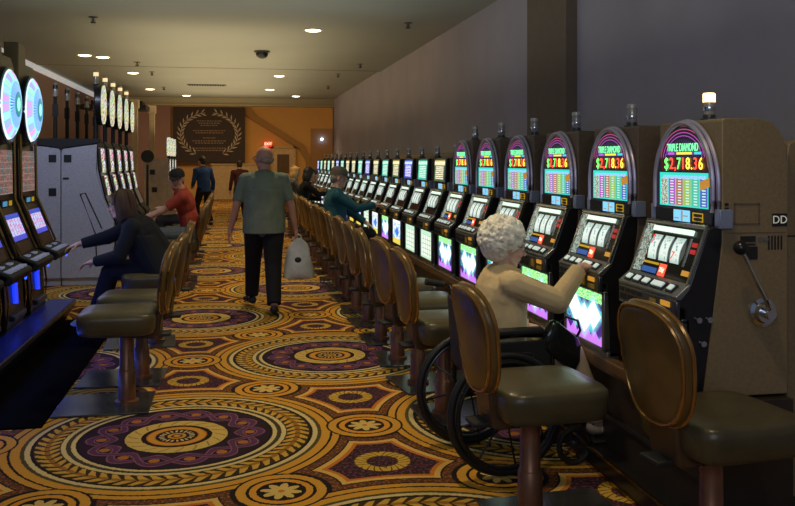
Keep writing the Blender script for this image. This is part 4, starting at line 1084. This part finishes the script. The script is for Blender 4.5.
# handbag on her lap
hb = empty('handbag', (1.66, 4.20, .63), R(8), 'glossy black handbag lying on the elderly woman\'s lap', 'bag')
MB().loft([[(math.copysign(abs(math.cos(a)) ** .6, math.cos(a)) * .15 * k_ + sx, math.copysign(abs(math.sin(a)) ** .6, math.sin(a)) * .045 * k_, z_) for a in [2 * PI * i / 24 for i in range(24)]] for k_, z_, sx in ((.8, -.12, .03), (1., -.10, .03), (1.05, -.02, .01), (.9, .07, -.02), (.7, .10, -.03))]).build('bag_body', mat('black_patent', (.012, .014, .013), .18), hb, smooth=60, bevel=.008)
MB().tube([(-.10, 0, .09), (-.08, -.01, .17), (.0, -.01, .20), (.06, 0, .16), (.07, 0, .07)], .009, 8).build('bag_handle', M_black, hb)
hb.rotation_euler = (0, R(38), R(8)); hb.scale = (.82, .9, .72)
# wheelchair
wc = empty('wheelchair', (1.31, 4.37, 0), R(5), 'black wheelchair with large spoked wheels parked before the slot machine', 'wheelchair')
def circ(r, y, z0, x0, n=48): return [(x0 + math.cos(2 * PI * i / n) * r, y, z0 + math.sin(2 * PI * i / n) * r) for i in range(n)]
M_tyre = mat('black_tyre', (.012, .012, .012), .5); M_wfr = mat('dark_tube_frame', (.03, .03, .032), .25, .6)
for sy in (-1, 1):
    y = sy * .255
    w_ = MB().tube(circ(.290, y, .31, 0), .021, 10, closed=True).build('wheel', M_tyre, wc)
    MB().tube(circ(.268, y, .31, 0), .010, 8, closed=True).build('rim', M_gunm, w_)
    MB().tube(circ(.262, y + sy * .035, .31, 0), .0095, 8, closed=True).build('hand_rim', M_wfr, w_)
    sp = MB().cone((0, y - .025, .31), (0, y + .025, .31), .026, .026, 16)
    for i in range(8):
        a = 2 * PI * i / 8 + .2; sp.tube([(math.cos(a) * .02, y, .31 + math.sin(a) * .02), (math.cos(a) * .265, y, .31 + math.sin(a) * .265)], .0065, 6)
    sp.build('spokes', M_wfr, w_)
    cx = .40; cy = sy * .21
    cw = MB().tube(circ(.085, cy, .10, cx, 28), .016, 8, closed=True).build('caster', M_tyre, wc)
    sp = MB().cone((cx, cy - .02, .10), (cx, cy + .02, .10), .02)
    for i in range(5):
        a = 2 * PI * i / 5; sp.tube([(cx, cy, .10), (cx + math.cos(a) * .075, cy, .10 + math.sin(a) * .075)], .006, 6)
    sp.tube([(cx, cy + .03, .10), (cx - .02, cy + .03, .22), (cx - .03, cy, .26)], .01, 6).build('caster_fork', M_gunm, cw)
    f = MB(); yy = sy * .215
    f.tube([(-.18, yy, .90), (-.14, yy, .885), (-.12, yy, .82), (-.10, yy, .31)], .0125, 8)        # back post with push handle
    f.tube([(-.12, yy, .46), (.30, yy, .46), (.36, yy, .42), (.40, yy, .26)], .012, 8)
    f.tube([(-.10, yy, .28), (.38, yy, .28)], .012, 8); f.tube([(-.11, yy, .68), (.22, yy, .68), (.27, yy, .62), (.28, yy, .46)], .012, 8)
    f.tube([(.36, yy, .42), (.52, yy * .8, .22), (.55, yy * .8, .12)], .011, 8)
    f.build('side_frame', M_wfr, wc)
    MB().box(-.09, .22, yy - .03, yy + .03, .69, .725).build('armrest', M_blackm, wc, bevel=.012)
    sp_ = MB().box(-.09, .26, yy - .006 + sy * .01, yy + .006 + sy * .01, .46, .66).build('side_guard', M_blackm, wc, bevel=.02)
    if sy < 0:
        MB().tube([(.12 + math.cos(2 * PI * i / 24) * .045, yy - .018, .585 + math.sin(2 * PI * i / 24) * .016) for i in range(24)], .0022, 5, closed=True).build('oval_badge', M_steel, sp_)
    MB().cone((-.165, yy, .895), (-.27, yy, .915), .018, .018, 12).build('push_handle', M_blackm, wc)
    MB().box(.50, .66, yy * .8 - .06, yy * .8 + .06, .10, .118).build('footrest', M_blackm, wc, bevel=.006)
MB().box(-.12, .32, -.21, .21, .455, .50).build('seat', M_blackm, wc, bevel=.02)
bkm = MB(); rr_ = []
for i in range(7):
    y = -.20 + .4 * i / 6; rr_.append([(-.13 - .03 * math.cos(y / .2 * PI / 2) , y, .50), (-.15 - .03 * math.cos(y / .2 * PI / 2), y, .84), (-.135 - .03 * math.cos(y / .2 * PI / 2), y, .84), (-.115 - .03 * math.cos(y / .2 * PI / 2), y, .50)])
bkm.loft(rr_).build('backrest', M_blackm, wc)
MB().tube([(-.05, -.21, .30), (.25, .21, .44)], .01).tube([(-.05, .21, .30), (.25, -.21, .44)], .01).build('cross_brace', M_wfr, wc)

# walking man
figure('bald man in grey-green polo walking away down the aisle with a plastic bag', (.31, 9.10, 0), R(92), dict(S=1.01, vox=.0065, pelvis=(.0, 0, .92), lean=1, bend=3, fat=1.34, hyaw=38, hpitch=2, headlean=2,
    handL=(.05, .36, .80), handR=(-.02, -.34, .80), epoleL=(-1, .6, 0), epoleR=(-1, -.6, 0), footL=(.32, .11, .115), footR=(-.30, -.08, .105), foot_dirL=(1, .35, .05), foot_dirR=(1, -.1, -.12),
    kpole=(1, 0, 0), sleeve=.80, top=cloth('grey_green_polo', (.165, .20, .155)), topname='polo_shirt', hem=.10, pants=cloth('black_trousers', (.014, .014, .016)), hair='fringe', hairm=mat('grey_fringe', (.30, .24, .19), .8), glasses=True,
    hnL=(0, 1, 0), hnR=(0, -1, 0), thumbL=-1, thumbR=1, curlL=.5, curlR=1.4, arm=1.12, leg=1.18, shw=1.04, skin=mat('ruddy_skin', (.50, .24, .15), .5, var=.1)))
pb = empty('plastic_bag', (.665, 9.06, 0), R(0), 'white plastic shopping bag hanging from the walking man\'s right hand', 'bag')
rings = []; rnd = random.Random(5)
for z_, w_, d_ in ((.335, .13, .06), (.35, .165, .085), (.42, .160, .085), (.50, .140, .07), (.58, .125, .055), (.65, .112, .035), (.70, .09, .022), (.76, .03, .015)):
    rings.append([(math.copysign(abs(math.cos(a)) ** .7, math.cos(a)) * w_ * (1 + .05 * math.sin(a * 5 + z_ * 20)), math.sin(a) * d_ * (1 + .12 * math.sin(a * 4 + z_ * 31)), z_) for a in [2 * PI * i / 28 for i in range(28)]])
MB().loft(rings).build('bag_body', mat('white_plastic', (.52, .54, .52), .35, bump=.6, bscale=12), pb, smooth=60)
MB().tube([(-.03, 0, .74), (-.025, 0, .785), (0, 0, .80), (.025, 0, .785), (.03, 0, .74)], .008, 6).build('bag_handles', mat('white_plastic', (.52, .54, .52)), pb)
MB().ell((-.01, -.065, .54), (.035, .015, .03)).build('dark_print', M_blackm, pb)

# left woman
figure('woman with brown bob hair and glasses in dark jacket seated at the left machines', (-.66, 7.72, 0), PI, dict(S=.93, vox=.0065, pelvis=(-.02, 0, .65), lean=19, bend=16, fat=1.5, hyaw=3, hpitch=6, headlean=26,
    handR=(.68, -.10, .84), handL=(.50, .13, .72), footL=(.50, .13, .26), footR=(.47, -.13, .26), kpole=(.4, 0, 1), sleeve=1.95, top=cloth('black_jacket', (.014, .017, .024)), topname='jacket', sl=1.25, hem=.08, pants=cloth('navy_trousers', (.012, .014, .03)),
    hair='bob', hairm=mat('brown_hair', (.075, .040, .026), .6, bump=.5, bscale=50), glasses=True, skin=M_skin_p, shoem=mat('pale_shoe', (.3, .28, .25), .5), arm=1.15))
# man in red shirt
figure('man in red shirt and black cap leaning on the left machines, face toward the camera', (-.55, 10.95, 0), PI, dict(S=1., vox=.008, pelvis=(-.02, 0, .69), lean=6, bend=8, hyaw=78, hpitch=6, headlean=16,
    handR=(.60, -.05, .84), handL=(.56, .12, .84), footL=(.42, .16, .25), footR=(.42, -.14, .25), kpole=(.4, 0, 1), sleeve=.75, top=cloth('brick_red_shirt', (.33, .055, .035)), pants=cloth('grey_jeans', (.10, .12, .13)),
    hair='cap', hairm=M_blackm, capm=mat('black_cap', (.015, .015, .015), .8)))
figure('dark-haired woman in bright red top seated beyond the man in the black cap', (-.68, 13.6, 0), PI, dict(S=.98, vox=.009, pelvis=(0, 0, .69), lean=10, bend=10, hyaw=30, handR=(.42, -.1, .85), handL=(.42, .1, .85), footL=(.42, .14, .25), footR=(.42, -.14, .25), kpole=(.4, 0, 1),
    sleeve=.8, top=cloth('bright_red_top', (.50, .03, .04)), pants=cloth('dark_trousers', (.02, .02, .025)), hair='long', hairm=mat('black_hair', (.02, .014, .012), .5), skin=M_skin_p))
figure('person in blue jacket and dark trousers standing with back turned before the banner', (-.70, 21.1, 0), R(118), dict(S=.98, vox=.010, pelvis=(0, 0, .91), lean=4, bend=8, hyaw=12, handL=(.30, .16, .98), handR=(.10, -.28, .84), epoleL=(-1, .5, -.3), epoleR=(-1, -.5, 0), footL=(.10, .12, .11), footR=(-.12, -.12, .11), kpole=(1, 0, 0),
    sleeve=1.9, top=cloth('blue_jacket', (.02, .05, .15)), topname='jacket', hem=.08, pants=cloth('black_trousers', (.014, .014, .016)), hair='short', hairm=mat('dark_hair', (.03, .018, .012), .6)))
figure('person in dark clothes standing far back, mostly hidden behind the bald man', (.16, 22.6, 0), R(100), dict(S=.93, vox=.010, pelvis=(0, 0, .86), handL=(.05, .26, .78), handR=(.05, -.26, .78), epoleL=(-1, .5, 0), epoleR=(-1, -.5, 0), footL=(.08, .1, .11), footR=(-.08, -.1, .11), kpole=(1, 0, 0),
    sleeve=1.9, top=cloth('maroon_dark_coat', (.05, .012, .012)), topname='coat', hem=.2, pants=cloth('black_trousers', (.014, .014, .016)), hair='short', hairm=mat('dark_hair', (.03, .018, .012), .6)))
# right row players
figure('man in teal jacket, grey cap and glasses seated at the right row', (1.24, 10.56, 0), 0, dict(S=1., vox=.007, pelvis=(-.02, 0, .70), lean=-4, bend=8, fat=1.1, hyaw=-4, hpitch=10, headlean=10,
    handR=(.47, -.16, 1.03), handL=(.38, .10, .80), hdirR=(1, .1, 0), footL=(.40, .14, .25), footR=(.40, -.14, .25), kpole=(.4, 0, 1), sleeve=1.93, top=cloth('teal_jacket', (.018, .085, .12)), topname='jacket', hem=.06, pants=cloth('dark_trousers', (.02, .02, .025)),
    hair='cap', hairm=mat('grey_hair', (.2, .19, .17), .8), capm=mat('grey_cap', (.085, .080, .07), .8), glasses=True))
figure('dark-haired person in black seated farther along the right row', (1.25, 15.98, 0), 0, dict(S=.95, vox=.009, pelvis=(0, 0, .70), lean=2, bend=10, hpitch=8, headlean=12, handR=(.50, -.10, .98), handL=(.38, .1, .85), footL=(.42, .14, .25), footR=(.42, -.14, .25), kpole=(.4, 0, 1),
    sleeve=1.9, top=cloth('black_top', (.012, .012, .014)), pants=cloth('dark_trousers', (.02, .02, .025)), hair='bob', hairm=mat('black_hair', (.02, .014, .012), .5)))
figure('person in orange top leaning to a machine beyond the dark-haired player', (1.45, 17.55, 0), 0, dict(S=.95, vox=.010, pelvis=(-.1, 0, .69), lean=14, bend=12, hyaw=20, handR=(.32, -.10, .98), handL=(.30, .1, .98), footL=(.2, .14, .25), footR=(.2, -.14, .25), kpole=(.4, 0, 1),
    sleeve=1.2, top=cloth('orange_top', (.40, .14, .05)), pants=cloth('dark_trousers', (.02, .02, .025)), hair='short', hairm=mat('red_brown_hair', (.10, .03, .02), .6)))
figure('blond-haired person farthest along the right row', (1.22, 18.9, 0), 0, dict(S=.95, vox=.010, pelvis=(0, 0, .70), lean=2, bend=8, handR=(.45, -.10, .98), handL=(.4, .1, .85), footL=(.42, .14, .25), footR=(.42, -.14, .25), kpole=(.4, 0, 1),
    sleeve=1.9, top=cloth('grey_top', (.12, .11, .10)), pants=cloth('dark_trousers', (.02, .02, .025)), hair='bob', hairm=mat('blond_hair', (.50, .28, .10), .6)))

# ------------------------------------------------------------------ light
w = bpy.data.worlds.new('world'); SC.world = w; w.use_nodes = True
bg = w.node_tree.nodes['Background']; bg.inputs[0].default_value = (.30, .36, .55, 1); bg.inputs[1].default_value = .22
WARM = (1., .76, .42)
for x, y in ((.55, 4.8), (.45, 7.2), (.4, 9.8), (.4, 12.4), (.3, 15.2), (.3, 18.2), (.1, 21.5)):
    spot(x, y, 3.33, 92, 95, WARM, .85, (x, y, 0))
for x, y in ((1.07, 11.83), (-2.2, 15.5), (-2.05, 18.5), (.95, 18.58), (1.71, 24.3), (-1.3, 24.6)):
    spot(x, y, 3.33, 45, 110, WARM, .9, (x, y, 0))
spot(-2.3, 9.3, 3.33, 95, 80, (.62, .70, 1.), .9, (-2.2, 11.4, 1.2))  # added cool spot to brighten the silver end panels, no fixture above it
spot(1.2, 2.6, 3.33, 40, 100, (1., .80, .5), .9, (1.5, 3.2, 0))
def area(loc, tgt, e, sx, sy, col):
    l = bpy.data.lights.new('area', 'AREA'); l.shape = 'RECTANGLE'; l.size = sx; l.size_y = sy; l.energy = e; l.color = col
    o = bpy.data.objects.new('area_lamp', l); COL.objects.link(o); o.location = loc; o.rotation_euler = (Vector(tgt) - Vector(loc)).to_track_quat('-Z', 'Y').to_euler(); return o
area((-1.45, 7.5, 1.12), (-.6, 7.5, 1.0), 2.2, 2.2, .3, (.45, .5, 1.))
area((-.5, -1.5, 3.0), (.6, 5, 1.2), 30, 3, 1.0, (.75, .82, 1.))
area((0, 31, 4.4), (0, 33, 0), 260, 8, 4, (1., .66, .28))
area((-.2, 6, 2.3), (-.2, 6, 4), 33, 4.5, 9, (.86, .95, .84))  # added upward fill for the near ceiling and upper walls, no fixture there
area((-.3, 18, 2.2), (-.3, 18, 4), 95, 3.0, 13, (1., .80, .48))  # added warm upward fill for the far ceiling, unseen from below
# added blue lamp standing in for an LED strip on the left plinth face
area((-1.46, 6.9, .17), (-.5, 6.9, .05), 4, 3.4, .08, (.04, .12, 1.))
SC.view_settings.view_transform = 'Standard'; SC.view_settings.look = 'None'; SC.view_settings.exposure = .45
